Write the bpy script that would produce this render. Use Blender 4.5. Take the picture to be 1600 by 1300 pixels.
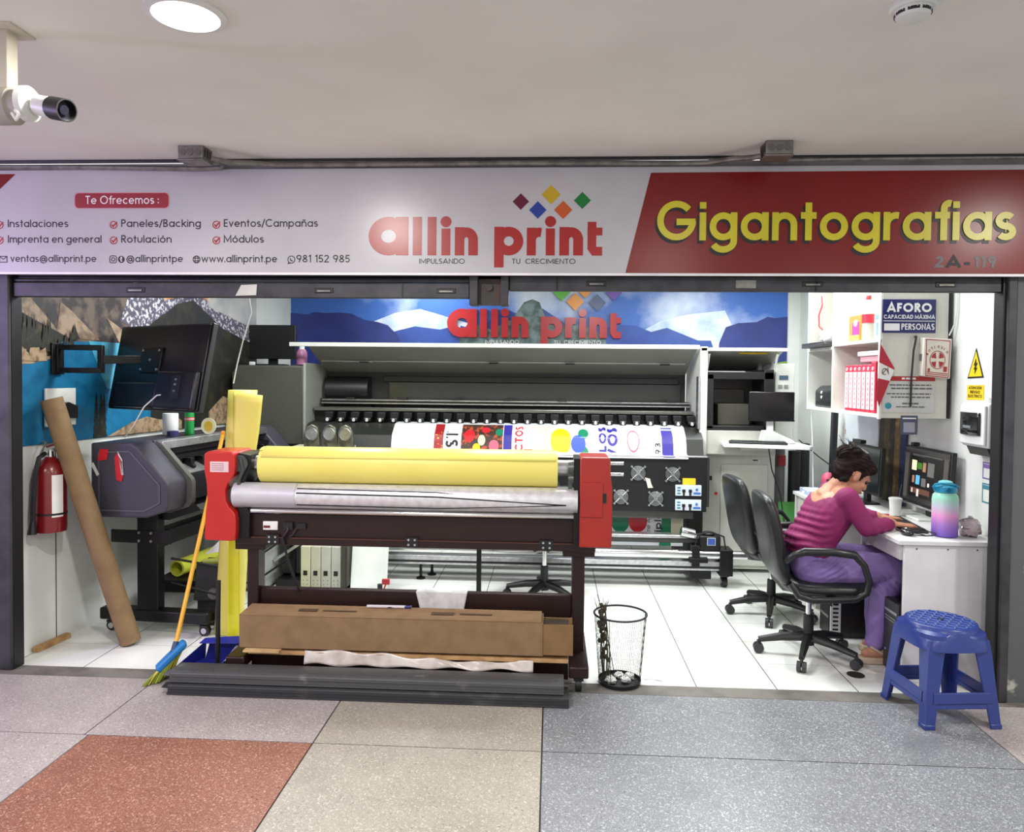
import bpy, bmesh, math, random
from mathutils import Vector, Matrix
random.seed(7)
for o in list(bpy.data.objects): bpy.data.objects.remove(o)
S = bpy.context.scene
COL = S.collection
pi = math.pi

# ------------------------------------------------------------------ camera
cd = bpy.data.cameras.new('camera'); cam = bpy.data.objects.new('camera', cd); COL.objects.link(cam)
cd.sensor_fit = 'HORIZONTAL'; cd.sensor_width = 36.0; cd.lens = 1150/1600*36
cd.shift_y = -31/1600; cd.clip_start = .05; cd.clip_end = 100
YAW, PIT, ROL = -.0541, .0258, -.0098
fw = Vector((math.sin(YAW)*math.cos(PIT), math.cos(YAW)*math.cos(PIT), -math.sin(PIT)))
r0 = Vector((math.cos(YAW), -math.sin(YAW), 0)); d0 = fw.cross(r0)
cr = r0*math.cos(ROL)+d0*math.sin(ROL); dn = d0*math.cos(ROL)-r0*math.sin(ROL)
M = Matrix((( cr.x, -dn.x, -fw.x, 0), (cr.y, -dn.y, -fw.y, 0), (cr.z, -dn.z, -fw.z, 1.6), (0,0,0,1)))
cam.matrix_world = M
S.camera = cam

# ------------------------------------------------------------------ light and exposure
S.view_settings.view_transform = 'Standard'
S.view_settings.look = 'None'
S.view_settings.gamma = 1; S.view_settings.use_curve_mapping = False
S.view_settings.exposure = 0.0
W = bpy.data.worlds.new('world'); S.world = W; W.use_nodes = True
W.node_tree.nodes['Background'].inputs[0].default_value = (.97, .98, 1, 1)
W.node_tree.nodes['Background'].inputs[1].default_value = .9

def area(name, loc, sx, sy, power, col=(1,1,1), rot=(0,0,0), shape='RECTANGLE', spread=180):
    l = bpy.data.lights.new(name, 'AREA'); l.shape = shape; l.size = sx; l.size_y = sy
    l.energy = power; l.color = col; l.spread = math.radians(spread)
    o = bpy.data.objects.new(name, l); COL.objects.link(o); o.location = loc; o.rotation_euler = rot
    return o
ASSUMED_SHOP_LAMPS = [(-1.75, 4.75, 46), (0.35, 4.75, 66), (1.75, 4.55, 24), (-1.2, 6.75, 14), (1.5, 5.9, 42)]
for (x, y, p) in ASSUMED_SHOP_LAMPS: area('assumed_panel_light', (x, y, 2.585), .55, .55, p, (.95, 1, .99))  # assumed lamps that light the shop; its ceiling is out of view
DOWNLIGHTS = [(-1.124, 2.21), (2.95, 2.21), (-5.3, 2.21), (-1.1, -1.2), (2.95, -1.2), (-3.2, .6), (1.0, .6), (5.2, .6)]  # only the first is in view, the other downlights are assumed
for (x, y) in DOWNLIGHTS: area('downlight_lamp', (x, y, 2.682), .17, .17, 40, (1, .97, .925), shape='DISK')
area('assumed_purple_light', (-4.4, 1.7, 2.0), .5, .3, 38, (.62, .42, 1), (0, math.radians(-68), math.radians(38)))  # assumed purple light out of view, added for the lilac tint at left

# ------------------------------------------------------------------ helpers
def lin(c):
    c = c/255
    return c/12.92 if c <= .04045 else ((c+.055)/1.055)**2.4
def rgb(c): return (lin(c[0]), lin(c[1]), lin(c[2]), 1)
MATS = {}
def mat(name, col, rough=.5, metal=0, noise=None, bump=None, emit=0, trans=0, alpha=1, coat=0, spec=.5):
    """principled material; noise = (scale, second colour, low, high) blends a second colour in"""
    if name in MATS: return MATS[name]
    m = bpy.data.materials.new(name); m.use_nodes = True; nt = m.node_tree; b = nt.nodes['Principled BSDF']
    b.inputs['Roughness'].default_value = rough; b.inputs['Metallic'].default_value = metal
    b.inputs['Specular IOR Level'].default_value = spec
    b.inputs['Coat Weight'].default_value = coat; b.inputs['Coat Roughness'].default_value = .15
    if trans: b.inputs['Transmission Weight'].default_value = trans; b.inputs['IOR'].default_value = 1.3
    if alpha < 1: b.inputs['Alpha'].default_value = alpha
    tc = nt.nodes.new('ShaderNodeTexCoord')
    n = nt.nodes.new('ShaderNodeTexNoise'); nt.links.new(tc.outputs['Object'], n.inputs['Vector'])
    if noise is None: noise = (6, tuple(max(0, x*.93) for x in col), .35, .75)
    n.inputs['Scale'].default_value = noise[0]; n.inputs['Detail'].default_value = 5
    r = nt.nodes.new('ShaderNodeValToRGB'); nt.links.new(n.outputs['Fac'], r.inputs[0])
    r.color_ramp.elements[0].position = noise[2]; r.color_ramp.elements[0].color = rgb(col)
    r.color_ramp.elements[1].position = noise[3]; r.color_ramp.elements[1].color = rgb(noise[1])
    nt.links.new(r.outputs[0], b.inputs['Base Color'])
    if emit:
        nt.links.new(r.outputs[0], b.inputs['Emission Color']); b.inputs['Emission Strength'].default_value = emit
    if bump:
        n2 = nt.nodes.new('ShaderNodeTexNoise'); nt.links.new(tc.outputs['Object'], n2.inputs['Vector'])
        n2.inputs['Scale'].default_value = bump[0]; n2.inputs['Detail'].default_value = 4
        bp = nt.nodes.new('ShaderNodeBump'); bp.inputs['Strength'].default_value = bump[1]; bp.inputs['Distance'].default_value = .01
        nt.links.new(n2.outputs['Fac'], bp.inputs['Height']); nt.links.new(bp.outputs[0], b.inputs['Normal'])
    MATS[name] = m
    return m

class MB:
    """collects shapes into one mesh"""
    def __init__(s): s.v = []; s.f = []; s.mi = []; s.m = 0
    def add(s, vs, fs):
        k = len(s.v); s.v += [tuple(p) for p in vs]
        for f in fs: s.f.append([i+k for i in f]); s.mi.append(s.m)
        return s
    def box(s, x0, x1, y0, y1, z0, z1):
        vs = [(x, y, z) for z in (z0, z1) for (x, y) in ((x0, y0), (x1, y0), (x1, y1), (x0, y1))]
        return s.add(vs, [(3,2,1,0), (4,5,6,7), (0,1,5,4), (1,2,6,5), (2,3,7,6), (3,0,4,7)])
    def bar(s, p0, p1, w, h, up=(0,0,1)):
        p0, p1 = Vector(p0), Vector(p1); d = (p1-p0).normalized(); u = Vector(up)
        a = d.cross(u)
        if a.length < 1e-4: a = d.cross(Vector((0,1,0)))
        a.normalize(); c = a.cross(d).normalized()
        vs = []
        for p in (p0, p1):
            for (i, j) in ((-1,-1), (1,-1), (1,1), (-1,1)): vs.append(p+a*i*w/2+c*j*h/2)
        return s.add(vs, [(0,1,2,3), (7,6,5,4), (1,0,4,5), (2,1,5,6), (3,2,6,7), (0,3,7,4)])
    def ring(s, c, a, b, ra, rb, n):
        return [c+a*ra*math.cos(2*pi*i/n)+b*rb*math.sin(2*pi*i/n) for i in range(n)]
    def cyl(s, p0, p1, r0, r1=None, n=20, cap=True):
        p0, p1 = Vector(p0), Vector(p1); r1 = r0 if r1 is None else r1
        d = (p1-p0).normalized(); a = d.orthogonal().normalized(); b = d.cross(a)
        vs = s.ring(p0, a, b, r0, r0, n)+s.ring(p1, a, b, r1, r1, n)
        fs = [(i, (i+1) % n, n+(i+1) % n, n+i) for i in range(n)]
        if cap: fs += [tuple(range(n-1, -1, -1)), tuple(range(n, 2*n))]
        return s.add(vs, fs)
    def pipe(s, p0, p1, r, t, n=24):
        """open hollow tube"""
        p0, p1 = Vector(p0), Vector(p1); d = (p1-p0).normalized(); a = d.orthogonal().normalized(); b = d.cross(a)
        vs = s.ring(p0,a,b,r,r,n)+s.ring(p1,a,b,r,r,n)+s.ring(p0,a,b,r-t,r-t,n)+s.ring(p1,a,b,r-t,r-t,n)
        fs = []
        for i in range(n):
            j = (i+1) % n
            fs += [(i,j,n+j,n+i), (2*n+j,2*n+i,3*n+i,3*n+j), (j,i,2*n+i,2*n+j), (n+i,n+j,3*n+j,3*n+i)]
        return s.add(vs, fs)
    def tube(s, pts, r, n=8, cap=True, flat=1):
        pts = [Vector(p) for p in pts]; k = len(pts); vs = []; a = None
        rs = r if isinstance(r, (list, tuple)) else [r]*k
        for i, p in enumerate(pts):
            d = (pts[min(i+1,k-1)]-pts[max(i-1,0)]).normalized()
            if a is None: a = d.orthogonal().normalized()
            a = (a-d*a.dot(d)).normalized(); b = d.cross(a)
            vs += s.ring(p, a, b, rs[i], rs[i]*flat, n)
        fs = [(q*n+i, q*n+(i+1) % n, (q+1)*n+(i+1) % n, (q+1)*n+i) for q in range(k-1) for i in range(n)]
        if cap: fs += [tuple(range(n-1,-1,-1)), tuple(range((k-1)*n, k*n))]
        return s.add(vs, fs)
    def lathe(s, c, prof, n=32, axis='z', cap=True):
        c = Vector(c); vs = []; ax = {'z': (Vector((1,0,0)),Vector((0,1,0)),Vector((0,0,1))), 'y': (Vector((0,0,1)),Vector((1,0,0)),Vector((0,1,0))), 'x': (Vector((0,1,0)),Vector((0,0,1)),Vector((1,0,0)))}[axis]
        for (r, z) in prof: vs += s.ring(c+ax[2]*z, ax[0], ax[1], max(r,1e-4), max(r,1e-4), n)
        fs = [(q*n+i, q*n+(i+1) % n, (q+1)*n+(i+1) % n, (q+1)*n+i) for q in range(len(prof)-1) for i in range(n)]
        if cap: fs += [tuple(range(n-1,-1,-1)), tuple(range((len(prof)-1)*n, len(prof)*n))]
        return s.add(vs, fs)
    def sph(s, c, rx, ry=None, rz=None, n=20, m=12, rot=None):
        ry = rx if ry is None else ry; rz = rx if rz is None else rz; c = Vector(c)
        vs = []; R = rot or Matrix.Identity(3)
        for j in range(m+1):
            t = pi*j/m
            for i in range(n): vs.append(c+R@Vector((rx*max(math.sin(t),1e-3)*math.cos(2*pi*i/n), ry*max(math.sin(t),1e-3)*math.sin(2*pi*i/n), -rz*math.cos(t))))
        fs = [(q*n+i, q*n+(i+1) % n, (q+1)*n+(i+1) % n, (q+1)*n+i) for q in range(m) for i in range(n)]
        fs += [tuple(range(n-1,-1,-1)), tuple(range(m*n, m*n+n))]
        return s.add(vs, fs)
    def prism(s, poly, vec):
        poly = [Vector(p) for p in poly]; vec = Vector(vec); n = len(poly)
        vs = poly+[p+vec for p in poly]
        fs = [tuple(range(n-1,-1,-1)), tuple(range(n, 2*n))]+[(i,(i+1) % n,n+(i+1) % n,n+i) for i in range(n)]
        return s.add(vs, fs)
    def poly(s, pts): return s.add(pts, [tuple(range(len(pts)))])
    def grid(s, fn, nu, nv):
        vs = [fn(i/nu, j/nv) for j in range(nv+1) for i in range(nu+1)]
        w = nu+1
        return s.add(vs, [(j*w+i, j*w+i+1, (j+1)*w+i+1, (j+1)*w+i) for j in range(nv) for i in range(nu)])

def setp(o, label=None, cat=None, group=None, kind=None):
    if label: o['label'] = label
    if cat: o['category'] = cat
    if group: o['group'] = group
    if kind: o['kind'] = kind
    return o
def attach(o, p, local=False):
    o.parent = p
    if not local and p.parent is None: o.matrix_parent_inverse = p.matrix_basis.inverted()
def build(name, mb, m, parent=None, local=False, bevel=0, smooth=35, solid=0, fix=True, seg=2):
    me = bpy.data.meshes.new(name); me.from_pydata(mb.v, [], mb.f); 
    for x in (m if isinstance(m, (list, tuple)) else [m]): me.materials.append(x)
    for p, i in zip(me.polygons, mb.mi): p.material_index = i
    if fix:
        bm = bmesh.new(); bm.from_mesh(me); bmesh.ops.recalc_face_normals(bm, faces=bm.faces); bm.to_mesh(me); bm.free()
    if smooth:
        for p in me.polygons: p.use_smooth = True
        me.set_sharp_from_angle(angle=math.radians(smooth))
    o = bpy.data.objects.new(name, me); COL.objects.link(o)
    if parent is not None: attach(o, parent, local)
    else:
        xs = [v.co for v in me.vertices]
        c = Vector(((min(v.x for v in xs)+max(v.x for v in xs))/2, (min(v.y for v in xs)+max(v.y for v in xs))/2, min(v.z for v in xs)))
        me.transform(Matrix.Translation(-c)); o.location = c
    if solid:
        q = o.modifiers.new('solid', 'SOLIDIFY'); q.thickness = solid; q.offset = 0
    if bevel:
        q = o.modifiers.new('bevel', 'BEVEL'); q.width = bevel; q.segments = seg; q.limit_method = 'ANGLE'; q.angle_limit = math.radians(40)
        q.harden_normals = False
    return o
def thing(name, label, cat, loc=(0,0,0), rz=0, group=None):
    o = bpy.data.objects.new(name, None); COL.objects.link(o); o.empty_display_size = .05
    o.location = loc; o.rotation_euler = (0,0,rz)
    return setp(o, label, cat, group)
def dup(root, loc=None, rz=None, label=None):
    c = root.copy(); COL.objects.link(c)
    if loc is not None: c.location = loc
    if rz is not None: c.rotation_euler = (0,0,rz)
    if label: c['label'] = label
    for ch in list(root.children):
        d = ch.copy(); COL.objects.link(d); d.parent = c
        for g in list(ch.children):
            e = g.copy(); COL.objects.link(e); e.parent = d
    return c
def struct(name, mb, m, **k): return setp(build(name, mb, m, **k), kind='structure')
def B(*a): return MB().box(*a)

# ------------------------------------------------------------------ lettering: a geometric stroke alphabet
def arc(cx, cy, rx, ry, a0, a1, n=None):
    n = n or max(4, int(abs(a1-a0)/12))
    return [(cx+rx*math.cos(math.radians(a0+(a1-a0)*i/n)), cy+ry*math.sin(math.radians(a0+(a1-a0)*i/n))) for i in range(n+1)]
K = 1.42
def glyph(ch, w, rd=False):
    h = w/2; q = .5-h; L = lambda *p: list(p)
    ring = arc(.5,.5,q,q,0,360,28)
    acc = {'ó': 'o', 'á': 'a', 'Á': 'A', 'ñ': 'n', 'í': 'i'}
    if ch in acc:
        g, a = glyph(acc[ch], w, rd); t = K if ch == 'Á' else 1
        if ch == 'ñ': g = g+[L((.2,1.18),(.38,1.26),(.55,1.18),(.72,1.26))]
        else: g = g+[L((a*.45,t+.1),(a*.45+.2,t+.32))]
        return g, a
    dot = ('dot', h, 1.25+(.08 if rd else 0), w*.62 if rd else h)
    arch = lambda x0, wd: [(x0+h, 0.0), (x0+h, 1-wd/2)]+[]
    def n_(x0, wd): return arc(x0+wd/2, 1-wd/2, wd/2-h, wd/2-h, 180, 0)+[(x0+wd-h, 0)]
    c2 = K/2
    T = {
     'o': ([ring],1), 'a': ([ring, L((1-h,0),(1-h,1))],1), 'b': ([ring, L((h,0),(h,K))],1), 'd': ([ring, L((1-h,0),(1-h,K))],1),
     'p': ([ring, L((h,-.42),(h,1))],1), 'q': ([ring, L((1-h,-.42),(1-h,1))],1),
     'g': ([ring, L((1-h,1),(1-h,0))+arc(.5,-.02,q,.42-h,0,-155)],1),
     'c': ([arc(.5,.5,q,q,48,312,22)],.9), 'e': ([L((h,.5),(1-h,.5)), arc(.5,.5,q,q,0,318,26)],1),
     'f': ([arc(.5,K-.3,.3-h,.3-h,70,180)+[(.2+h,0)], L((0,1-h),(.52,1-h))],.5),
     'h': ([L((h,0),(h,K)), n_(0,.9)],.9), 'n': ([L((h,0),(h,1)), n_(0,.9)],.9),
     'm': ([L((h,0),(h,1)), n_(0,.78), n_(.78-w,.78)],1.56-w),
     'i': ([L((h,0),(h,1)), dot],w), 'j': ([L((h,1),(h,-.42)), dot],w), 'l': ([L((h,0),(h,K))],w),
     'k': ([L((h,0),(h,K)), L((h,.4),(.75,1)), L((.3,.55),(.8,0))],.8),
     'r': ([L((h,0),(h,1)), arc(.45,.55,.45-h,.45-h,180,75)],.55),
     's': ([arc(.36,.75-h/2,.36-h,.25-h/2,35,270)+arc(.36,.25+h/2,.36-h,.25-h/2,90,-145)],.72),
     't': ([L((.16+h,0),(.16+h,1.34)), L((0,1-h),(.32+w,1-h))],.32+w),
     'u': ([L((h,1))+arc(.45,.45,.45-h,.45-h,180,360)+[(.9-h,1)]],.9),
     'v': ([L((h*.8,1),(.42,h),(.84-h*.8,1))],.84), 'w': ([L((h*.8,1),(.36,h),(.66,1-h),(.96,h),(1.32-h*.8,1))],1.32),
     'x': ([L((h,0),(.75,1)), L((h,1),(.75,0))],.8), 'y': ([L((h*.8,1),(.42,h)), L((.84-h*.8,1),(.25,-.42))],.84),
     'z': ([L((0,1-h),(.72,1-h),(.08,h),(.75,h))],.75),
     'T': ([L((0,K-h),(.86,K-h)), L((.43,0),(.43,K))],.86), 'I': ([L((h,0),(h,K))],w), 'L': ([L((h,K),(h,h),(.68,h))],.68),
     'E': ([L((.72,K-h),(h,K-h),(h,h),(.72,h)), L((h,c2),(.66,c2))],.75), 'F': ([L((.7,K-h),(h,K-h),(h,0)), L((h,c2),(.62,c2))],.7),
     'O': ([arc(c2,c2,c2-h,c2-h,0,360,30)],K), 'Q': ([arc(c2,c2,c2-h,c2-h,0,360,30), L((.9,.45),(1.35,0))],K),
     'C': ([arc(c2,c2,c2-h,c2-h,45,315,24)],1.24), 'G': ([arc(c2,c2,c2-h,c2-h,42,358,28), L((c2,c2-h*.4),(K-h*.2,c2-h*.4))],K),
     'D': ([L((h,0),(h,K)), L((h,K-h),(.5,K-h))+arc(.5,c2,.58-h,c2-h,90,-90)+[(h,h)]],1.08),
     'P': ([L((h,0),(h,K)), L((h,K-h),(.42,K-h))+arc(.42,K-.4,.4-h,.4-h,90,-90)+[(h,K-.8+h)]],.82),
     'R': ([L((h,0),(h,K)), L((h,K-h),(.42,K-h))+arc(.42,K-.4,.4-h,.4-h,90,-90)+[(h,K-.8+h)], L((.4,K-.8),(.82,0))],.86),
     'B': ([L((h,0),(h,K)), L((h,K-h),(.42,K-h))+arc(.42,K-.35,.35-h,.35-h*.9,90,-90)+[(h,c2)], L((.42,c2))+arc(.42,.37,.42-h,.37-h,90,-90)+[(h,h)]],.86),
     'S': ([arc(.42,K*.73,.42-h,K*.27-h,35,270)+arc(.42,K*.25,.42-h,K*.26-h,90,-145)],.84),
     'A': ([L((h*.6,0),(.62,K-h*.4),(1.24-h*.6,0)), L((.24,.42),(1.0,.42))],1.24),
     'M': ([L((h,0),(h,K-h),(.68,.3),(1.36-h,K-h),(1.36-h,0))],1.36), 'N': ([L((h,0),(h,K-h),(1.05-h,h),(1.05-h,K))],1.05),
     'U': ([L((h,K))+arc(.47,.47,.47-h,.47-h,180,360)+[(.94-h,K)]],.94), 'V': ([L((h,K),(.58,h),(1.16-h,K))],1.16),
     'X': ([L((h,0),(.95,K)), L((h,K),(.95,0))],1.0), 'Y': ([L((h,K),(.5,.7),(1-h,K)), L((.5,0),(.5,.7))],1.0),
     '0': ([arc(.42,c2,.42-h,c2-h,0,360,26)],.84), '1': ([L((.08,K-.3),(.34,K-h*.5),(.34,0))],.34+h),
     '2': ([arc(.4,K-.4,.4-h,.4-h,170,-25)+[(.08,h),(.8,h)]],.82), '3': ([arc(.4,K-.37,.36-h,.37-h,150,-90)+arc(.4,.38,.4-h,.38-h,90,-150)],.8),
     '5': ([L((.74,K-h),(.2,K-h),(.12,.75))+arc(.38,.45,.4-h,.45-h,125,-150)],.8), '8': ([arc(.42,K-.35,.34-h,.35-h,0,360,20), arc(.42,.38,.42-h,.38-h,0,360,22)],.84),
     '9': ([arc(.44,K-.44,.44-h,.44-h,0,360,22), L((.88-h,K-.5),(.45,0))],.88), '7': ([L((0,K-h),(.76,K-h),(.25,0))],.78),
     '6': ([arc(.44,.44,.44-h,.44-h,0,360,22), L((h,.5),(.43,K))],.88), '4': ([L((.62,0),(.62,K-h),(.05,.4),(.85,.4))],.86),
     '@': ([arc(.8,.5,.78-h,.78-h,-60,290,30), arc(.75,.5,.3,.3,0,360,18), L((1.1,.85),(1.1,.3),(1.3,.2))],1.6),
     ':': ([('dot',h,.2,h*1.1), ('dot',h,.8,h*1.1)],w), '.': ([('dot',h,h,h*1.05)],w), '/': ([L((0,-.15),(.5,K))],.5),
     '-': ([L((.05,.5),(.5,.5))],.55), ' ': ([],.32)}
    return T[ch]
def ribbon(mb, pts, w, fn, depth):
    n = len(pts); closed = (Vector(pts[0])-Vector(pts[-1])).length < 1e-5 and n > 4
    P = [Vector(p) for p in pts]; A = []; Bq = []
    if closed: P = P[:-1]; n -= 1
    for i in range(n):
        a = P[(i-1) % n] if (closed or i > 0) else None; c = P[(i+1) % n] if (closed or i < n-1) else None
        d1 = (P[i]-a).normalized() if a is not None else None; d2 = (c-P[i]).normalized() if c is not None else None
        if d1 is None: d1 = d2
        if d2 is None: d2 = d1
        t = d1+d2
        t = t.normalized() if t.length > 1e-3 else d1
        nn = Vector((-t.y, t.x)); k = 1/max(.45, nn.dot(Vector((-d1.y, d1.x))))
        A.append(P[i]+nn*w/2*k); Bq.append(P[i]-nn*w/2*k)
    m = n if closed else n-1
    front = [fn(p.x, p.y, depth) for p in A]+[fn(p.x, p.y, depth) for p in Bq]
    fs = [(i, (i+1) % n, n+(i+1) % n, n+i) for i in range(m)]
    mb.add(front, fs)
    if depth > .002:
        back = [fn(p.x, p.y, 0) for p in A]+[fn(p.x, p.y, 0) for p in Bq]
        fs = []
        for i in range(m):
            j = (i+1) % n
            fs += [(i,j,2*n+j,2*n+i), (n+j,n+i,3*n+i,3*n+j)]
        if not closed: fs += [(0,n,3*n,2*n), (2*n-1,n-1,3*n-1,4*n-1)]
        mb.add(front+back, fs)
def text(mb, s, u0, u1, v, xh, w, fn, depth=.0012, rd=False, ls=.17):
    """write s between u0 and u1 on the baseline v; fn maps (u, v, out) to a point"""
    tot = 0; lay = []
    for i, ch in enumerate(s):
        g, a = glyph(ch, w, rd); lay.append((g, tot)); tot += a+(ls if i < len(s)-1 else 0)
    sx = (u1-u0)/tot; r = sx/xh
    for g, x in lay:
        for si, st in enumerate(g):
            dp = depth+si*.00025
            if st[0] == 'dot':
                _, cx, cy, rr = st
                if rd: pts = arc(cx, cy, rr*xh/sx, rr, 0, 360, 18)[:-1]
                else: pts = [(cx-rr,cy-rr), (cx+rr,cy-rr), (cx+rr,cy+rr), (cx-rr,cy+rr)]
                P2 = [(u0+(x+p[0])*sx, v+p[1]*xh) for p in pts]
                mb.poly([fn(a, b, dp) for a, b in P2])
                if depth > .002:
                    k = len(P2); F = [fn(a,b,depth) for a,b in P2]+[fn(a,b,0) for a,b in P2]
                    mb.add(F, [(i,(i+1) % k,k+(i+1) % k,k+i) for i in range(k)])
            else:
                ribbon(mb, [(u0+(x+p[0])*sx, v+p[1]*xh) for p in st], w*math.sqrt(xh*sx), fn, dp)
def front(Y): return lambda u, v, d: (u, Y-d, v)          # a surface that faces the corridor
def rightside(X): return lambda u, v, d: (X-d, -u, v)     # a surface on the right wall that faces the shop; u runs along -Y
def shape2(mb, pts, fn, d=.0012): mb.poly([fn(u, v, d) for u, v in pts])
def rrect(x0, x1, y0, y1, r):
    return arc(x1-r,y1-r,r,r,0,90,5)+arc(x0+r,y1-r,r,r,90,180,5)+arc(x0+r,y0+r,r,r,180,270,5)+arc(x1-r,y0+r,r,r,270,360,5)
def disc2(cx, cy, r, n=24, ry=None): return [(cx+r*math.cos(2*pi*i/n), cy+(ry or r)*math.sin(2*pi*i/n)) for i in range(n)]
# ------------------------------------------------------------------ materials
white_wall = mat('white_wall', (222,224,220), .6, noise=(3,(206,208,203),.45,.8))
ceil_m = mat('ceiling_paint', (228,226,218), .8, noise=(2.2,(220,217,209),.4,.75))
frame_m = mat('dark_grey_frame', (66,66,70), .5, .3, noise=(9,(48,48,52),.4,.7))
chipped = mat('chipped_grey_paint', (84,88,88), .6, noise=(5,(172,172,162),.62,.66))
black = mat('black_plastic', (20,20,22), .45)
blackm = mat('black_metal', (24,24,26), .4, .4)
darkgrey = mat('dark_grey_plastic', (62,62,58), .5)
silver = mat('aluminium', (206,206,208), .28, .9, noise=(30,(180,180,184),.4,.7))
chrome = mat('chrome', (225,225,225), .15, 1)
whitep = mat('white_plastic', (228,230,226), .4)
offwhite = mat('off_white_panel', (205,206,196), .5)
redp = mat('red_gloss', (188,30,24), .3, coat=.3)
yellowv = mat('yellow_vinyl', (228,216,110), .42, noise=(3,(222,208,98),.4,.7))
steel = mat('galvanised_steel', (140,138,132), .45, .7, noise=(18,(110,108,104),.4,.65))
cardboard = mat('cardboard', (134,108,76), .8, noise=(12,(122,98,68),.4,.7), bump=(60,.05))
wood = mat('raw_wood', (186,148,100), .7, noise=(14,(150,112,70),.4,.7))
brown = mat('dark_brown_metal', (38,18,15), .38, .2)
ink = mat('black_lettering', (22,18,24), .5)
inkred = mat('red_lettering', (166,24,26), .4)
wprint = mat('white_lettering', (238,236,236), .5)

# terrazzo slabs
def terrazzo(name, col, chip, dark):
    m = mat(name, col, .34); nt = m.node_tree; b = nt.nodes['Principled BSDF']
    tc = nt.nodes['Texture Coordinate']
    base = b.inputs['Base Color'].links[0].from_socket
    def layer(base, scale, lo, hi, c):
        v = nt.nodes.new('ShaderNodeTexNoise'); v.inputs['Scale'].default_value = scale; v.inputs['Detail'].default_value = 2
        nt.links.new(tc.outputs['Object'], v.inputs['Vector'])
        r = nt.nodes.new('ShaderNodeMapRange'); r.inputs[1].default_value = lo; r.inputs[2].default_value = hi
        nt.links.new(v.outputs['Fac'], r.inputs[0])
        mx = nt.nodes.new('ShaderNodeMix'); mx.data_type = 'RGBA'; mx.inputs[7].default_value = rgb(c)
        nt.links.new(r.outputs[0], mx.inputs[0]); nt.links.new(base, mx.inputs[6]); return mx.outputs[2]
    base = layer(base, 110, .6, .66, chip); base = layer(base, 75, .62, .67, dark); base = layer(base, 260, .58, .66, chip)
    base = layer(base, 2.2, .63, .8, tuple(x*.86 for x in col))
    nt.links.new(base, b.inputs['Base Color'])
    return m
T_beige = terrazzo('terrazzo_beige', (164,154,152), (196,189,186), (128,118,116))
T_red = terrazzo('terrazzo_red', (138,90,74), (180,142,124), (100,64,54))
T_cream = terrazzo('terrazzo_cream', (158,151,139), (190,184,173), (124,117,108))
T_blue = terrazzo('terrazzo_grey', (122,124,128), (176,179,183), (92,95,100))
grout = mat('dark_grout', (58,54,52), .8)

# white shop tiles, dark joints towards the back, pale joints across
tile_m = mat('white_floor_tile', (232,233,229), .22, noise=(1.5,(222,223,218),.4,.8)); nt = tile_m.node_tree; bs = nt.nodes['Principled BSDF']
geo = nt.nodes.new('ShaderNodeNewGeometry'); sep = nt.nodes.new('ShaderNodeSeparateXYZ'); nt.links.new(geo.outputs['Position'], sep.inputs[0])
def mth(op, a, b=None):
    n = nt.nodes.new('ShaderNodeMath'); n.operation = op
    for i, x in enumerate((a, b)):
        if x is None: continue
        if hasattr(x, 'links'): nt.links.new(x, n.inputs[i])
        else: n.inputs[i].default_value = x
    return n.outputs[0]
def joint(sock, off, per, half):
    f = mth('FRACT', mth('DIVIDE', mth('SUBTRACT', sock, off), per)); d = mth('MINIMUM', f, mth('SUBTRACT', 1.0, f))
    return mth('LESS_THAN', mth('MULTIPLY', d, per), half)
def over(fac, base, c):
    mx = nt.nodes.new('ShaderNodeMix'); mx.data_type = 'RGBA'; mx.inputs[7].default_value = rgb(c)
    nt.links.new(fac, mx.inputs[0]); nt.links.new(base, mx.inputs[6]); return mx.outputs[2]
bc = bs.inputs['Base Color'].links[0].from_socket
bc = over(joint(sep.outputs['Y'], 3.83, .347, .0022), bc, (176,178,174))
bc = over(joint(sep.outputs['X'], .768, .412, .0026), bc, (70,72,70))
nt.links.new(bc, bs.inputs['Base Color'])

# ------------------------------------------------------------------ the setting
struct('floor', B(-7, 7, -4, 3.72, -.06, -.006), grout)
g = .0035
for (x0, x1, y0, y1, m) in ((-7,-3.07,2.05,3.112,T_beige), (-3.07,-2.03,2.05,3.112,T_beige), (-2.03,-1.022,2.05,3.112,T_red), (-1.022,-.026,2.05,3.112,T_cream), (-.026,1.99,2.05,3.112,T_blue), (1.99,7,2.05,3.112,T_beige),
                            (-7,-2.05,3.112,3.715,T_beige), (-2.05,-1.022,3.112,3.715,T_beige), (-1.022,-.026,3.112,3.715,T_cream), (-.026,1.99,3.112,3.715,T_blue), (1.99,7,3.112,3.715,T_beige),
                            (-7,-.026,-4,2.05,T_beige), (-.026,7,-4,2.05,T_blue)):
    struct('floor', B(x0+g, x1-g, y0+g, y1-g, -.04, 0), m, smooth=0)
struct('trim_1', MB().prism([(-3.1,3.715,.0), (-3.1,3.835,.0), (-3.1,3.835,-.05), (-3.1,3.715,-.05)], (6.2,0,0)), mat('cement_threshold', (116,112,106), .8, noise=(7,(92,88,82),.4,.65), bump=(20,.3)))
struct('floor_shop', B(-3.4, 3.2, 3.835, 7.4, -.05, 0), tile_m, smooth=0)
struct('ceiling', B(-7, 7, -4, 3.76, 2.697, 2.8), ceil_m)
struct('ceiling_shop', B(-3.4, 3.2, 3.86, 7.4, 2.62, 2.7), white_wall)
def LWX(y): return -2.972+.116*(y-3.911)          # the left wall leans inwards towards the back
struct('wall_left', MB().prism([(LWX(3.80),3.80,0), (LWX(7.25),7.25,0), (LWX(7.25)-.15,7.25,0), (LWX(3.80)-.15,3.80,0)], (0,0,2.62)), white_wall)
struct('wall_back', B(-3.0, 2.9, 7.2, 7.35, 0, 2.62), white_wall)
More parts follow.
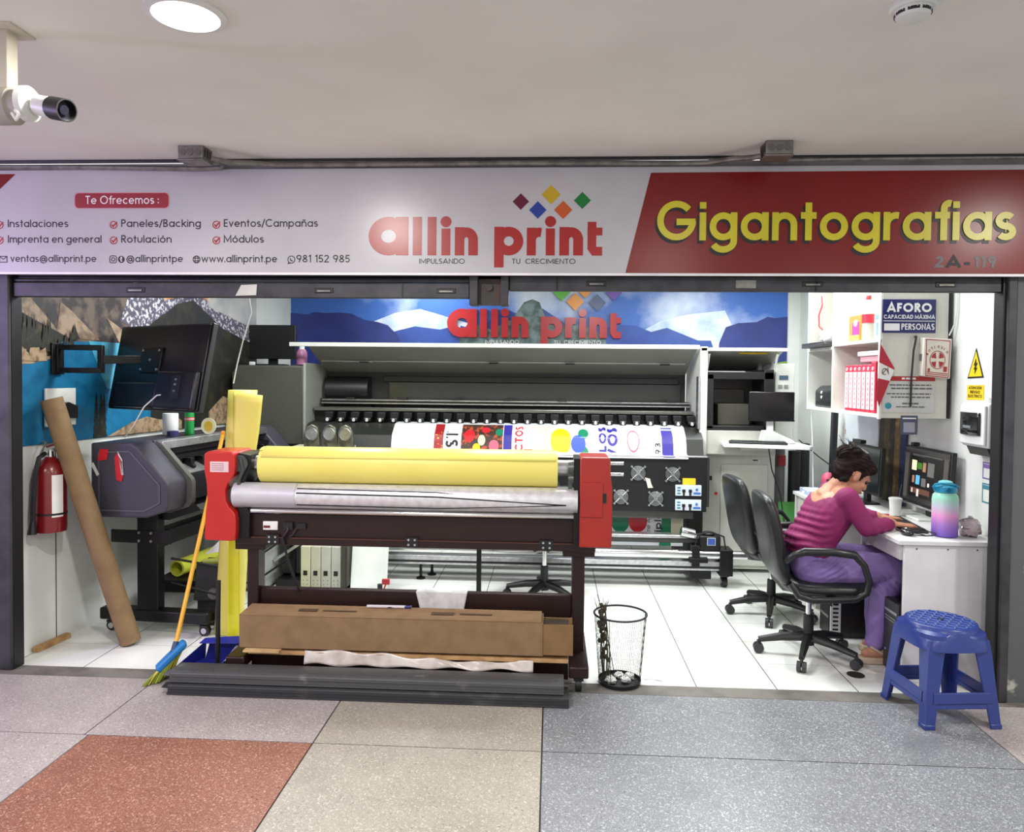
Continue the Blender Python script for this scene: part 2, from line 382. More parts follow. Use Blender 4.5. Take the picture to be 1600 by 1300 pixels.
struct('wall_right', B(2.362, 2.5, 3.80, 7.2, 0, 2.62), white_wall)
struct('wall_front', B(-7, 7, 3.775, 3.86, 2.13, 2.697), mat('fascia_wall', (150,148,146), .7, noise=(4,(120,118,116),.4,.7)))
struct('trim_2', B(-2.965, -2.878, 3.76, 3.86, 0, 2.13), frame_m, bevel=.008)
struct('trim_3', B(-2.893, -2.875, 3.775, 3.85, 0, 2.13), black)
struct('trim_4', B(2.236, 2.282, 3.755, 3.86, 0, 2.13), frame_m, bevel=.006)
struct('trim_5', B(2.222, 2.238, 3.775, 3.85, 0, 2.13), black)
struct('wall_front_right', B(2.284, 7, 3.765, 3.86, 0, 2.13), chipped)
struct('wall_front_left', B(-7, -2.967, 3.765, 3.86, 0, 2.13), chipped)
struct('trim_6', B(-2.885, 2.235, 3.80, 3.86, 2.105, 2.16), black)
seam = MB()
for (ya, yb, z) in ((4.2,4.206,0), ):
    seam.prism([(LWX(ya)+.0015,ya,0), (LWX(yb)+.0015,yb,0), (LWX(yb)-.002,yb,0), (LWX(ya)-.002,ya,0)], (0,0,1.18))
struct('trim_7', seam, grout)

# ------------------------------------------------------------------ roll shutters and their guide
def shutter(name, label, x0, x1, zb, seams, latches):
    t = thing(name, label, 'shutter', ((x0+x1)/2, 3.81, zb))
    b = MB().box(x0, x1, 3.785, 3.83, zb, zb+.075)
    b.box(x0, x1, 3.79, 3.83, zb+.08, zb+.095); b.box(x0, x1, 3.80, 3.84, zb+.1, 2.118)
    build('bottom_bar', b, frame_m, t, bevel=.004)
    for x in seams: build('joint_strip', B(x-.004, x+.004, 3.781, 3.79, zb, zb+.075), black, t)
    for x in latches:
        q = MB().box(x-.05, x+.05, 3.781, 3.786, zb+.024, zb+.05)
        h = build('latch_recess', q, black, t, bevel=.003)
        build('latch_handle', B(x-.035, x+.035, 3.776, 3.7815, zb+.03, zb+.038), steel, h)
    return t
sl = shutter('roll_shutter', 'dark grey rolled-up shutter bar over the left opening with a torn white tape patch', -2.872, -.43, 2.004, (-.78,), (-2.2, -1.19, -.55))
build('tape_patch', MB().prism([(-1.66,3.781,2.012), (-1.55,3.781,2.016), (-1.545,3.781,2.072), (-1.63,3.781,2.068)], (0,.003,0)), offwhite, sl)
sr = shutter('roll_shutter', 'dark grey rolled-up shutter bar over the right opening above the bright wall', -.225, 2.22, 2.044, (.02, 1.32), (.22, 1.3, 1.95))
build('tape_patch', B(.92, 1.02, 3.781, 3.785, 2.06, 2.1), steel, sr)
t = thing('shutter_guide', 'rusty dark steel guide bracket hanging between the two rolled shutters', 'bracket', (-.327, 3.8, 1.967))
rust = mat('rusty_steel', (70,66,62), .6, .4, noise=(10,(96,62,40),.5,.62))
build('side_plate', B(-.428, -.385, 3.765, 3.85, 1.968, 2.118), frame_m, t, bevel=.003)
build('side_plate', B(-.268, -.227, 3.765, 3.85, 1.968, 2.118), frame_m, t, bevel=.003)
build('back_plate', B(-.385, -.268, 3.80, 3.845, 1.972, 2.118), rust, t)
build('bolt', MB().cyl((-.33,3.80,2.06), (-.33,3.785,2.06), .018), rust, t)

# ------------------------------------------------------------------ fascia sign
sg = thing('fascia_sign', 'long white and red shop sign with red logo and large yellow letters', 'sign', (0, 3.735, 2.118))
sign_white = mat('sign_vinyl_white', (184,183,186), .29, noise=(2.5,(175,174,177),.4,.75), spec=.5)
sign_red = mat('sign_vinyl_red', (122,13,14), .29, noise=(2,(112,11,12),.4,.7), spec=.4)
build('panel', B(-3.8, 3.3, 3.72, 3.75, 2.118, 2.655), sign_white, sg, bevel=.004)
build('edge_strip', B(-3.8, 3.3, 3.712, 3.72, 2.112, 2.124), wprint, sg)
F = front(3.72); F2 = front(3.7188)
m = MB(); shape2(m, [(.36,2.126), (3.28,2.126), (3.28,2.632), (.48,2.623)], F); build('red_panel', m, sign_red, sg, smooth=0, fix=False)
m = MB(); shape2(m, [(-3.6,2.633), (-3.6,2.13), (-3.36,2.13), (-2.805,2.633)], F); build('red_corner', m, sign_red, sg, smooth=0, fix=False)
m = MB(); shape2(m, rrect(-2.489,-1.98,2.451,2.537,.022), F); build('badge_border', m, mat('pink_border', (206,150,160), .4), sg, smooth=0, fix=False)
m = MB(); shape2(m, rrect(-2.484,-1.985,2.456,2.532,.02), F2); bd = build('badge', m, mat('badge_red', (146,24,40), .35, coat=.3), sg, smooth=0, fix=False)
F3 = front(3.7176)
m = MB(); text(m, 'Te Ofrecemos :', -2.427, -2.036, 2.476, .030, .18, F3); build('badge_lettering', m, wprint, bd, smooth=0, fix=False)
m = MB()
for (s, a, b_, z) in (('Instalaciones',-2.849,-2.522,2.358), ('Imprenta en general',-2.849,-2.344,2.277), ('Paneles/Backing',-2.238,-1.815,2.358), ('Rotulación',-2.238,-1.97,2.277), ('Eventos/Campañas',-1.694,-1.202,2.358), ('Módulos',-1.694,-1.484,2.277)):
    text(m, s, a, b_, z, .0275, .185, F)
build('service_lettering', m, ink, sg, smooth=0, fix=False)
m = MB()
for (s, a, b_) in (('ventas@allinprint.pe',-2.836,-2.372), ('@allinprintpe',-2.211,-1.91), ('www.allinprint.pe',-1.812,-1.414), ('981 152 985',-1.314,-1.036)):
    text(m, s, a, b_, 2.177, .0265, .185, F)
# envelope, camera, letter f, globe and telephone icons
for q in ([(-2.895,2.176),(-2.855,2.176),(-2.855,2.206),(-2.895,2.206),(-2.895,2.176)], [(-2.895,2.206),(-2.875,2.19),(-2.855,2.206)]): ribbon(m, q, .004, F, .0012)
ribbon(m, rrect(-2.3,-2.264,2.173,2.209,.01)+[(-2.264,2.199)], .004, F, .0012); ribbon(m, arc(-2.282,2.191,.009,.009,0,360), .004, F, .0012)
shape2(m, disc2(-2.238,2.191,.018), F)
ribbon(m, arc(-1.838,2.191,.018,.018,0,360), .004, F, .0012); ribbon(m, arc(-1.838,2.191,.008,.018,0,360), .0035, F, .0012)
for z in (2.184, 2.198): ribbon(m, [(-1.855,z),(-1.821,z)], .0035, F, .0012)
ribbon(m, arc(-1.34,2.191,.018,.018,-120,235), .004, F, .0012); ribbon(m, [(-1.352,2.178),(-1.357,2.17),(-1.346,2.172)], .004, F, .0012); ribbon(m, [(-1.346,2.198),(-1.343,2.187),(-1.333,2.183)], .005, F, .0012)
build('contact_lettering', m, ink, sg, smooth=0, fix=False)
m = MB(); ribbon(m, [(-2.233,2.182),(-2.239,2.182),(-2.239,2.202),(-2.232,2.2)], .004, F2, .0012); ribbon(m, [(-2.246,2.193),(-2.232,2.193)], .004, F2, .0012)
build('icon_letter', m, wprint, sg, smooth=0, fix=False)
for x in (-2.893, -2.279, -1.733):
    for z in (2.369, 2.289):
        m = MB(); ribbon(m, arc(x,z,.018,.018,60,390), .005, F, .0012); ribbon(m, [(x-.01,z+.002),(x-.002,z-.008),(x+.018,z+.016)], .007, F, .0012)
        build('check_mark', m, inkred, sg, smooth=0, fix=False)

logo_red = mat('logo_red', (158,26,26), .29, noise=(2,(150,24,24),.4,.7), spec=.55)
def logo(parent, x0, z0, s, Y, depth, m_letters, m_side, small, dz=1.0):
    """the two-word mark in its own grid (368 wide), letters standing depth proud of the surface"""
    X = lambda u: x0+u*s
    f = front(Y); mb = MB()
    text(mb, 'a', X(0), X(64), z0, 60*s, .32, f, depth)
    for (a, b_) in ((70.5,85), (94,108), (116,130)): pass
    for (a, b_, t_) in ((70.5,85,60), (94,108,60), (116,130,42)):
        pts = [(X(a),z0), (X(b_),z0), (X(b_),z0+t_*s), (X(a),z0+t_*s)]; shape2(mb, pts, f, depth+.0006*(depth > .002))
        if depth > .002: mb.prism([(u, Y-depth, v) for u, v in pts], (0,depth,0))
    text(mb, 'n', X(137.5), X(173), z0, 44*s, .36, f, depth)
    text(mb, 'p', X(199), X(244.5), z0, 44.5*s, .33, f, depth)
    text(mb, 'r', X(250), X(273.5), z0, 43*s, .33, f, depth)
    pts = [(X(279.6),z0), (X(293.6),z0), (X(293.6),z0+42*s), (X(279.6),z0+42*s)]; shape2(mb, pts, f, depth+.0006*(depth > .002))
    if depth > .002: mb.prism([(u, Y-depth, v) for u, v in pts], (0,depth,0))
    text(mb, 'n', X(301), X(337), z0, 44*s, .36, f, depth)
    ribbon(mb, [(X(351),z0+52*s), (X(351),z0+12*s), (X(355),z0+6.5*s), (X(367),z0+6.5*s)], 13.5*s, f, depth)
    ribbon(mb, [(X(344),z0+37*s), (X(367),z0+37*s)], 12*s, f, depth+.0003)
    for c in (123, 286.6):
        pts = disc2(X(c), z0+52.5*s, 8.6*s); shape2(mb, pts, f, depth+.0006*(depth > .002))
        if depth > .002: mb.prism([(u, Y-depth, v) for u, v in pts], (0,depth,0))
    o = build('logo_lettering', mb, m_letters, parent, smooth=0, fix=False)
    mb = MB(); g2 = front(Y)
    text(mb, 'IMPULSANDO', X(81), X(153), z0-13*s, 5.6*s, .17, g2); text(mb, 'TU', X(227), X(240), z0-13*s, 5.6*s, .17, g2); text(mb, 'CRECIMIENTO', X(248), X(326), z0-13*s, 5.6*s, .17, g2)
    build('tagline_lettering', mb, small, parent, smooth=0, fix=False)
LS = .003226
logo(sg, -.941, 2.213, LS, 3.72, .0012, logo_red, None, ink)
for (u, v, r, c) in ((240,83.5,12.8,(96,12,46)), (266.6,70.5,13.6,(38,62,148)), (287,94.2,15,(200,168,36)), (306,70.5,14.2,(196,88,40)), (335.5,85,13.2,(22,118,52))):
    m = MB(); x, z, r = -.941+u*LS, 2.213+v*LS, r*LS
    shape2(m, [(x-r,z), (x,z-r), (x+r,z), (x,z+r)], F); build('logo_diamond', m, mat('diamond_%d_%d' % (c[0], c[2]), c, .42, spec=.35), sg, smooth=0, fix=False)
m = MB(); text(m, 'Gigantografias', .503, 2.227, 2.272, .138, .235, F2, .0012, ls=.13); build('title_shadow', m, mat('dark_navy_print', (24,14,24), .4), sg, smooth=0, fix=False)
m = MB(); text(m, 'Gigantografias', .513, 2.237, 2.287, .138, .235, front(3.7165), .004, ls=.13); build('title_lettering', m, mat('title_yellow', (206,196,34), .31, spec=.5), sg, smooth=0, fix=False)
m = MB(); text(m, '2', 1.862, 1.904, 2.156, .0385, .3, F2); text(m, '119', 2.045, 2.151, 2.156, .0385, .3, F2); build('unit_number', m, mat('faded_number', (98,90,94), .4), sg, smooth=0, fix=False)
m = MB(); text(m, 'A-', 1.912, 2.03, 2.156, .0385, .3, F2); build('unit_letter', m, ink, sg, smooth=0, fix=False)

# ------------------------------------------------------------------ on the corridor ceiling
for i, (x, y) in enumerate(DOWNLIGHTS):
    lab = ['round recessed white ceiling downlight near the security camera', 'assumed round recessed ceiling downlight beyond the right edge of the sign', 'assumed round recessed ceiling downlight far to the left of the camera'][i] if i < 3 else 'assumed round recessed downlight in the corridor ceiling behind the viewer'
    t = thing('ceiling_downlight', lab, 'light', (x, y, 2.68), group='corridor downlights')
    q = MB().lathe((x,y,0), [(.118,2.697),(.118,2.69),(.098,2.684),(.096,2.69),(.096,2.697)], 40, cap=False); build('trim_ring', q, whitep, t)
    build('diffuser', MB().cyl((x,y,2.696), (x,y,2.688), .096, n=40), mat('lamp_diffuser', (255,250,240), .5, noise=(4,(255,248,236),.3,.8), emit=9), t)
for (x, y, p) in ASSUMED_SHOP_LAMPS:
    t = thing('assumed_panel_lamp', 'assumed square white lamp panel on the shop ceiling behind the shutter', 'light', (x, y, 2.6), group='assumed shop ceiling panels')
    build('lamp_frame', B(x-.32, x+.32, y-.32, y+.32, 2.592, 2.62), whitep, t, bevel=.004)
t = thing('smoke_detector', 'round white smoke detector on the ceiling above the red sign', 'detector', (1.037, 2.23, 2.65))
build('base', MB().lathe((1.037,2.23,0), [(.062,2.697),(.064,2.684),(.058,2.678)], 32), whitep, t)
build('sensor_cap', MB().lathe((1.037,2.23,0), [(.05,2.68),(.05,2.668),(.044,2.656),(.02,2.652)], 32), whitep, t)
q = MB()
for k in range(8):
    a0, a1 = 2*pi*k/8+.08, 2*pi*(k+1)/8-.08
    q.prism([(1.037+.0505*math.cos(a), 2.23+.0505*math.sin(a), 2.663) for a in (a0, (a0+a1)/2, a1)]+[(1.037+.047*math.cos(a), 2.23+.047*math.sin(a), 2.663) for a in (a1, (a0+a1)/2, a0)], (0,0,.008))
build('vent_slot', q, black, t)

def junction(x, y, label):
    t = thing('junction_box', label, 'junction box', (x, y, 2.625))
    build('box_body', B(x-.062, x+.062, y-.052, y+.052, 2.634, 2.697), steel, t, bevel=.004)
    build('cover_plate', B(x-.065, x+.065, y-.055, y+.055, 2.626, 2.634), steel, t, bevel=.003)
    for k in (-1, 0, 1): build('knockout', MB().cyl((x+k*.037,y-.0515,2.665), (x+k*.037,y-.0545,2.665), .016, n=20), mat('dull_steel', (116,114,110), .5, .6), t)
    for k in range(3): build('side_slot', MB().box(x+.0615, x+.064, y-.035+k*.028, y-.025+k*.028, 2.648, 2.684).box(x-.064, x-.0615, y-.035+k*.028, y-.025+k*.028, 2.648, 2.684), black, t)
junction(-1.745, 3.52, 'grey steel junction box on the ceiling above the left half of the sign')
junction(1.03, 3.51, 'grey steel junction box on the ceiling above the red part of the sign')
setp(build('electrical_conduit', MB().tube([(-1.66,3.50,2.645),(-1.6,3.56,2.64),(-1.52,3.64,2.66),(-1.42,3.70,2.668),(-1.2,3.705,2.668),(-.2,3.705,2.672),(.6,3.705,2.665),(.75,3.69,2.662),(.86,3.62,2.66),(.93,3.55,2.645),(.966,3.52,2.645)], .013), steel),
     'grey conduit running along the sign top between the two junction boxes', 'pipe')
setp(build('electrical_conduit', MB().tube([(-1.7,3.575,2.65),(-1.69,3.63,2.66),(-1.67,3.69,2.672),(-1.70,3.703,2.655),(-1.8,3.705,2.65),(-2.4,3.71,2.662),(-3.6,3.71,2.674)], .012), steel),
     'grey conduit curving out of the left junction box towards the left edge', 'pipe')
setp(build('electrical_conduit', MB().tube([(1.03,3.565,2.66),(1.05,3.62,2.655),(1.08,3.69,2.67),(1.3,3.70,2.678),(2.3,3.70,2.684),(3.3,3.70,2.686)], .012), steel),
     'grey conduit leaving the right junction box towards the right edge', 'pipe')
setp(build('black_cable', MB().tube([(-3.6,3.69,2.688),(-2.2,3.695,2.69),(-.6,3.695,2.689),(.6,3.695,2.69),(2.2,3.69,2.689),(3.3,3.69,2.688)], .006), black),
     'thin black cable along the joint of ceiling and sign', 'cable')

t = thing('security_camera', 'white bullet security camera with black lens hood on a ceiling post', 'camera', (-1.78, 2.3, 2.5))
cx, cy = -1.765, 2.30
cream = mat('cream_enamel', (206,198,180), .5)
build('ceiling_plate', B(cx-.06, cx+.06, cy-.06, cy+.06, 2.690, 2.697), cream, t, bevel=.002)
build('post', B(cx-.024, cx+.024, cy-.024, cy+.024, 2.49, 2.692), cream, t, bevel=.003)
build('junction_housing', MB().lathe((cx,cy,2.455), [(.045,-.05),(.058,-.03),(.058,.03),(.045,.045)], 28, axis='x').cyl((cx+.01,cy,2.455), (cx+.075,cy-.01,2.455), .045, .05), mat('grey_housing', (168,162,150), .5), t)
build('mount_disc', MB().lathe((cx+.085,cy-.012,2.458), [(.03,-.02),(.055,-.014),(.055,.006),(.04,.02)], 28, axis='x'), whitep, t)
bq = Vector((cx+.112,cy-.02,2.452)); e = Vector((cx+.27,cy-.075,2.41)); d = (e-bq).normalized()
build('swivel_arm', MB().tube([(cx+.09,cy-.012,2.458), (cx+.12,cy-.022,2.452), bq+d*.04], .014), whitep, t)
body = build('camera_body', MB().cyl(bq+d*.02, bq+d*.11, .032, n=28), whitep, t, bevel=.003)
hd = build('lens_hood', MB().pipe(bq+d*.085, bq+d*.15, .035, .004, 28), black, body)
build('lens', MB().cyl(bq+d*.11, bq+d*.130, .031, n=28).cyl(bq+d*.130, bq+d*.138, .015, n=20), mat('lens_glass', (26,26,34), .1), body)
build('cable_gland', MB().tube([(cx+.06,cy-.05,2.415),(cx+.075,cy-.055,2.395),(cx+.085,cy-.055,2.41),(cx+.07,cy-.05,2.425)], .007), whitep, t)
# ------------------------------------------------------------------ left wall: landscape mural and what hangs there
def LW(off=0): return lambda y, z, d: (LWX(y)+off+d, y, z)
mural_mats = [mat('print_rock', (104,90,80), .5, noise=(11,(52,46,46),.42,.58)), mat('print_scree', (160,138,118), .5, noise=(16,(112,92,76),.42,.62)), mat('print_forest', (34,34,26), .5, noise=(16,(78,66,40),.55,.7)),
              mat('print_lake', (16,108,150), .45, noise=(14,(10,92,134),.4,.65)), mat('print_bright_lake', (86,168,196), .45, noise=(10,(50,140,176),.4,.65)), mat('print_snow_rock', (84,78,96), .5, noise=(40,(206,204,210),.5,.6)),
              mat('print_sunset', (196,128,66), .5, noise=(5,(222,206,190),.45,.6)), mat('print_dark_peak', (30,30,24), .5, noise=(10,(56,50,34),.5,.7)), mat('print_boulder', (166,140,112), .5, noise=(22,(104,84,64),.45,.65)), mat('print_cloud', (196,194,192), .5, noise=(4,(160,160,164),.4,.7))]
m = MB()
def mp(k, pts, d):
    m.m = k; m.poly([LW()(y, z, d) for y, z in pts])
m.m = 0; m.prism([LW()(3.87,1.185,.001), LW()(6.5,1.185,.001), LW()(6.5,2.6,.001), LW()(3.87,2.6,.001)], (.006,0,0))
mp(5, [(4.75,1.95),(5.05,2.6),(6.5,2.6),(6.5,1.75),(5.3,1.75)], .0085)
mp(6, [(5.2,2.13),(5.55,2.22),(6.1,2.12),(6.35,2.02),(6.45,2.2),(6.3,2.6),(5.3,2.6)], .010)
mp(9, [(5.75,2.14),(6.5,2.0),(6.5,2.6),(5.95,2.6)], .011)
mp(5, [(5.6,2.02),(5.8,2.05),(6.1,1.98),(6.5,1.9),(6.5,1.7),(5.6,1.7)], .0125)
mp(1, [(3.87,2.08),(3.98,2.06),(4.28,1.80),(4.12,1.80),(3.87,1.92)], .0085)
mp(1, [(4.24,2.02),(4.32,1.98),(4.56,1.81),(4.2,1.81)], .0095)
mp(1, [(4.62,1.96),(4.75,1.90),(4.86,1.81),(4.74,1.80)], .0095)
mp(2, [(3.87,1.98),(3.95,1.94),(4.05,1.90),(4.2,1.85),(4.3,1.81),(4.25,1.74),(4.1,1.72),(3.98,1.70),(3.87,1.70)], .0105)
mp(3, [(3.87,1.65),(4.05,1.67),(4.16,1.70),(4.25,1.79),(4.75,1.80),(5.4,1.80),(5.4,1.22),(4.9,1.20),(4.7,1.187),(3.87,1.187)], .0115)
mp(4, [(4.46,1.80),(4.75,1.80),(5.2,1.80),(5.0,1.50),(4.62,1.50),(4.55,1.62)], .0125)
mp(8, [(3.87,1.66),(4.02,1.67),(4.16,1.70),(4.17,1.685),(4.02,1.65),(3.87,1.643)], .0135)
mp(7, [(5.05,1.95),(5.35,2.12),(5.55,2.17),(5.7,2.10),(5.95,1.98),(6.3,1.9),(6.5,1.86),(6.5,1.187),(5.05,1.187)], .014)
mp(8, [(4.62,1.19),(4.85,1.27),(5.0,1.30),(5.15,1.27),(5.3,1.3),(5.4,1.25),(5.4,1.19)], .0155)
for k, y in enumerate((4.52, 4.56, 4.585)):
    for q in range(5):
        z0 = 1.19+q*.05; mp(2, [(y-.03+q*.004,z0), (y+.03-q*.004,z0), (y,z0+.1)], .0145+.0004*k+.0002*q)
mp(8, [(5.75,1.3),(5.95,1.42),(6.2,1.36),(6.5,1.38),(6.5,1.19),(5.75,1.19)], .0155)
rb = random.Random(12)
for i in range(46):
    y = rb.uniform(3.88,4.36); zb = 1.70+rb.uniform(0,.06)+max(0,(y-4.1))*.3; h_ = rb.uniform(.08,.22)*(1 if y < 4.15 else .5)
    mp(2 if i % 3 else 7, [(y-.022,zb),(y+.022,zb),(y+.008,zb+h_*.6),(y,zb+h_),(y-.008,zb+h_*.6)], .0162+i*.00003)
for i in range(12):
    y = rb.uniform(3.88,4.12); mp(8, [(y-.03,1.665),(y+.03,1.668),(y+.02,1.70+rb.uniform(0,.05)),(y-.015,1.70+rb.uniform(0,.05))], .018+i*.00003)
setp(build('wall_mural', m, mural_mats, smooth=0), 'large printed mural of a turquoise mountain lake on the left wall', 'mural')

t = thing('wall_box', 'white square box with a black socket on the left wall below the screen arm', 'wall box', (LWX(4.2)+.02, 4.2, 1.28))
f = LW(.018)
build('box_front', MB().prism([f(4.10,1.285,0), f(4.33,1.285,0), f(4.33,1.508,0), f(4.10,1.508,0)], (.012,0,0)), whitep, t, bevel=.003)
build('black_socket', MB().prism([f(4.19,1.335,.012), f(4.32,1.325,.012), f(4.32,1.40,.012), f(4.25,1.425,.012), f(4.19,1.41,.012)], (.02,0,0)), black, t)

# screen on an articulated arm, seen from behind
T0 = Vector((-2.43, 4.44, 1.64)); a = math.radians(27); tl = math.radians(11)
t = thing('television', 'black flat screen seen from behind, tilted on an arm from the left wall', 'screen', T0); t.rotation_euler = (-tl, 0, -a)
tvp = mat('tv_back_plastic', (20,18,26), .32, noise=(4,(14,13,18),.4,.7))
q = MB().box(-.45, .45, -.004, .03, -.27, .27); build('screen_panel', q, black, t, local=True, bevel=.004)
q = MB().prism([(-.44,-.004,-.262), (.44,-.004,-.262), (.44,-.004,.262), (-.44,-.004,.262)], (0,-.012,0)); build('back_shell', q, tvp, t, local=True, bevel=.006)
q = MB().box(.06, .43, -.05, -.012, -.262, -.03).box(-.36, .06, -.04, -.012, -.262, -.1); hs = build('electronics_hump', q, tvp, t, local=True, bevel=.02, seg=3)
build('port_recess', B(.22, .30, -.053, -.048, -.2, -.06), black, hs, local=True)
for z in (-.16, -.12, -.09): build('port', B(.245, .262, -.055, -.052, z, z+.012), silver, hs, local=True)
build('mount_plate', B(-.16, .04, -.03, -.016, -.04, .12), blackm, t, local=True, bevel=.003)
for (x, z) in ((-.14,.1), (.02,.1), (-.14,-.02), (.02,-.02), (-.06,.04)): build('screw', MB().cyl((x,-.03,z), (x,-.036,z), .008, n=12), silver, t, local=True)
t = thing('screen_wall_mount', 'black double-bar swing arm bolted to the mural, holding the flat screen', 'wall mount', (LWX(4.23)+.03, 4.23, 1.66))
f = LW(.018)
build('wall_plate', MB().prism([f(4.15,1.59,0), f(4.24,1.59,0), f(4.24,1.775,0), f(4.15,1.775,0)], (.012,0,0)), blackm, t, bevel=.003)
q = MB()
for z in (1.615, 1.75): q.bar((-2.92,4.19,z), (-2.66,4.22,z), .03, .032)
q.bar((-2.665,4.22,1.60), (-2.665,4.22,1.765), .03, .03); q.bar((-2.915,4.19,1.60), (-2.915,4.19,1.765), .03, .03)
build('double_arm', q, blackm, t, bevel=.003)
q = MB().bar((-2.665,4.225,1.68), (-2.53,4.40,1.685), .03, .05); build('swing_arm', q, blackm, t, bevel=.003)
setp(build('white_cable', MB().tube([(-2.30,4.33,1.48),(-2.37,4.3,1.47),(-2.45,4.3,1.40),(-2.52,4.3,1.28),(-2.6,4.35,1.21)], .004), whitep), 'thin white cable drooping from the back of the flat screen', 'cable')
setp(build('white_cable', MB().tube([(-1.86,4.42,2.10),(-1.84,4.42,1.98),(-1.89,4.42,1.82),(-1.93,4.42,1.66),(-1.955,4.425,1.545)], .004), whitep), 'thin white cable hanging from the shutter down to the yellow vinyl roll', 'cable')

# fire extinguisher
ex, ey = -2.866, 4.06
t = thing('fire_extinguisher', 'dark red fire extinguisher hung on the white lower left wall', 'fire extinguisher', (ex, ey, .685))
rd = mat('extinguisher_red', (118,14,22), .3, coat=.4)
build('cylinder', MB().lathe((ex,ey,0), [(.06,.687),(.08,.692),(.082,.72),(.082,1.03),(.072,1.07),(.045,1.10),(.028,1.115),(.028,1.12)], 36), rd, t)
build('valve', MB().cyl((ex,ey,1.115), (ex,ey,1.16), .02, .016).box(ex-.03, ex+.05, ey-.012, ey+.012, 1.15, 1.168), chrome, t)
build('handle', MB().bar((ex-.02,ey,1.175), (ex+.085,ey-.01,1.205), .02, .01), rd, t)
build('hose', MB().tube([(ex-.01,ey-.03,1.14),(ex-.015,ey-.075,1.12),(ex-.02,ey-.1,1.02),(ex-.035,ey-.1,.85),(ex-.04,ey-.095,.74)], .013), black, t)
build('nozzle', MB().cyl((ex-.04,ey-.095,.76), (ex-.042,ey-.098,.69), .014, .024), black, t)
build('strap', MB().lathe((ex,ey,0), [(.084,.79),(.084,.802)], 36, cap=False), black, t)
build('wall_hook', MB().tube([(LWX(ey)+.005,ey+.03,1.2),(LWX(ey)+.05,ey+.02,1.2),(ex-.06,ey,1.13)], .006), steel, t)
build('label_sheet', MB().grid(lambda u, v: (ex+.0828*math.cos(-.15-u*.75), ey+.0828*math.sin(-.15-u*.75), .78+.24*v), 8, 1), whitep, t)
q = MB().pipe((-2.47,4.185,.014), (-2.845,4.04,1.45), .058, .006, 32)
setp(build('cardboard_tube', q, cardboard), 'long brown cardboard tube leaning against the left wall beside the extinguisher', 'tube')
w = MB().bar((LWX(4.0)+.03,4.01,.016), (LWX(4.26)+.03,4.26,.016), .035, .03)
setp(build('wood_strip', w, wood, bevel=.002), 'short raw wood strip lying on the floor along the left wall', 'wood strip')

# ------------------------------------------------------------------ plotter along the left wall
PX, PY = -2.48, 4.2
t = thing('vinyl_plotter', 'grey wide roll-fed plotter on a black wheeled stand along the left wall', 'plotter', (PX, PY, 0), math.radians(-5))
cap = mat('plotter_grey', (66,64,76), .45, noise=(3,(58,56,66),.4,.7)); capl = mat('plotter_light_grey', (92,92,88), .5)
prof = [(-.255,1.185),(.01,1.19),(.05,1.165),(.235,.965),(.245,.94),(.245,.82),(.225,.79),(.10,.748),(-.235,.742),(-.255,.77)]
PL = 1.55
ec = build('end_cover', MB().prism([(x,0,z) for x, z in prof], (0,.19,0)), cap, t, local=True, bevel=.012, seg=3)
q = MB(); pr2 = [(-.2,1.13),(0,1.14),(.19,.945),(.19,.84),(.09,.79),(-.2,.785)]
for i in range(len(pr2)): q.bar((pr2[i][0],-.003,pr2[i][1]), (pr2[(i+1) % 6][0],-.003,pr2[(i+1) % 6][1]), .008, .004, up=(0,1,0))
build('embossed_edge', q, mat('plotter_edge', (92,90,102), .4), ec, local=True)
build('inner_collar', MB().prism([(x+.035,.185,z) for x, z in prof if x > -.2]+[(-.2,.185,.75)], (0,.04,0)), capl, t, local=True)
build('end_cover', MB().prism([(x,PL,z) for x, z in prof], (0,.2,0)), cap, t, local=True, bevel=.012, seg=3)
q = MB().prism([(.02,.19,1.135),(.085,.19,1.135),(.085,.19,1.185),(.02,.19,1.19)], (0,PL-.19,0)); build('top_rail', q, silver, t, local=True, bevel=.004)
build('back_housing', MB().prism([(-.25,.19,.80),(.0,.19,.80),(.03,.19,1.185),(-.25,.19,1.185)], (0,PL-.19,0)), mat('plotter_dark', (44,36,44), .5), t, local=True)
build('platen', MB().prism([(.0,.19,.80),(.16,.19,.80),(.17,.19,.96),(.06,.19,1.02),(.0,.19,1.02)], (0,PL-.19,0)), black, t, local=True)
build('cutting_strip', MB().prism([(.075,.19,1.015),(.165,.19,.967),(.17,.19,.975),(.08,.19,1.025)], (0,PL-.19,0)), silver, t, local=True)
build('guide_rail', MB().prism([(.03,.19,1.07),(.1,.19,1.06),(.1,.19,1.08),(.03,.19,1.09)], (0,PL-.19,0)), blackm, t, local=True)
for k in range(9):
    y = .3+k*.14; build('pinch_roller', MB().box(.07, .13, y-.02, y+.02, 1.0, 1.06).cyl((.13,y-.015,1.005), (.13,y+.015,1.005), .016), blackm, t, local=True, bevel=.003)
build('lower_cover', MB().prism([(.10,.2,.75),(.3,.2,.80),(.33,.2,.77),(.12,.2,.70),(-.1,.2,.70),(-.1,.2,.75)], (0,PL-.2,0)), blackm, t, local=True)
red_lab = mat('red_sticker', (196,30,40), .4)
m = MB()
for (x, z, w_, h_) in ((-.17,1.115,.07,.07),): m.prism([(x-w_/2,-.0065,z-h_/2),(x+w_/2-.01,-.0065,z-h_/2+.01),(x+w_/2,-.0065,z+h_/2),(x-w_/2+.015,-.0065,z+h_/2)], (0,.003,0))
m.prism([(-.085,-.0065,.97),(-.05,-.0065,.96),(-.04,-.0065,1.0),(-.045,-.0065,1.08),(-.08,-.0065,1.13),(-.095,-.0065,1.10)], (0,.003,0))
build('red_sticker', m, red_lab, ec, local=True)
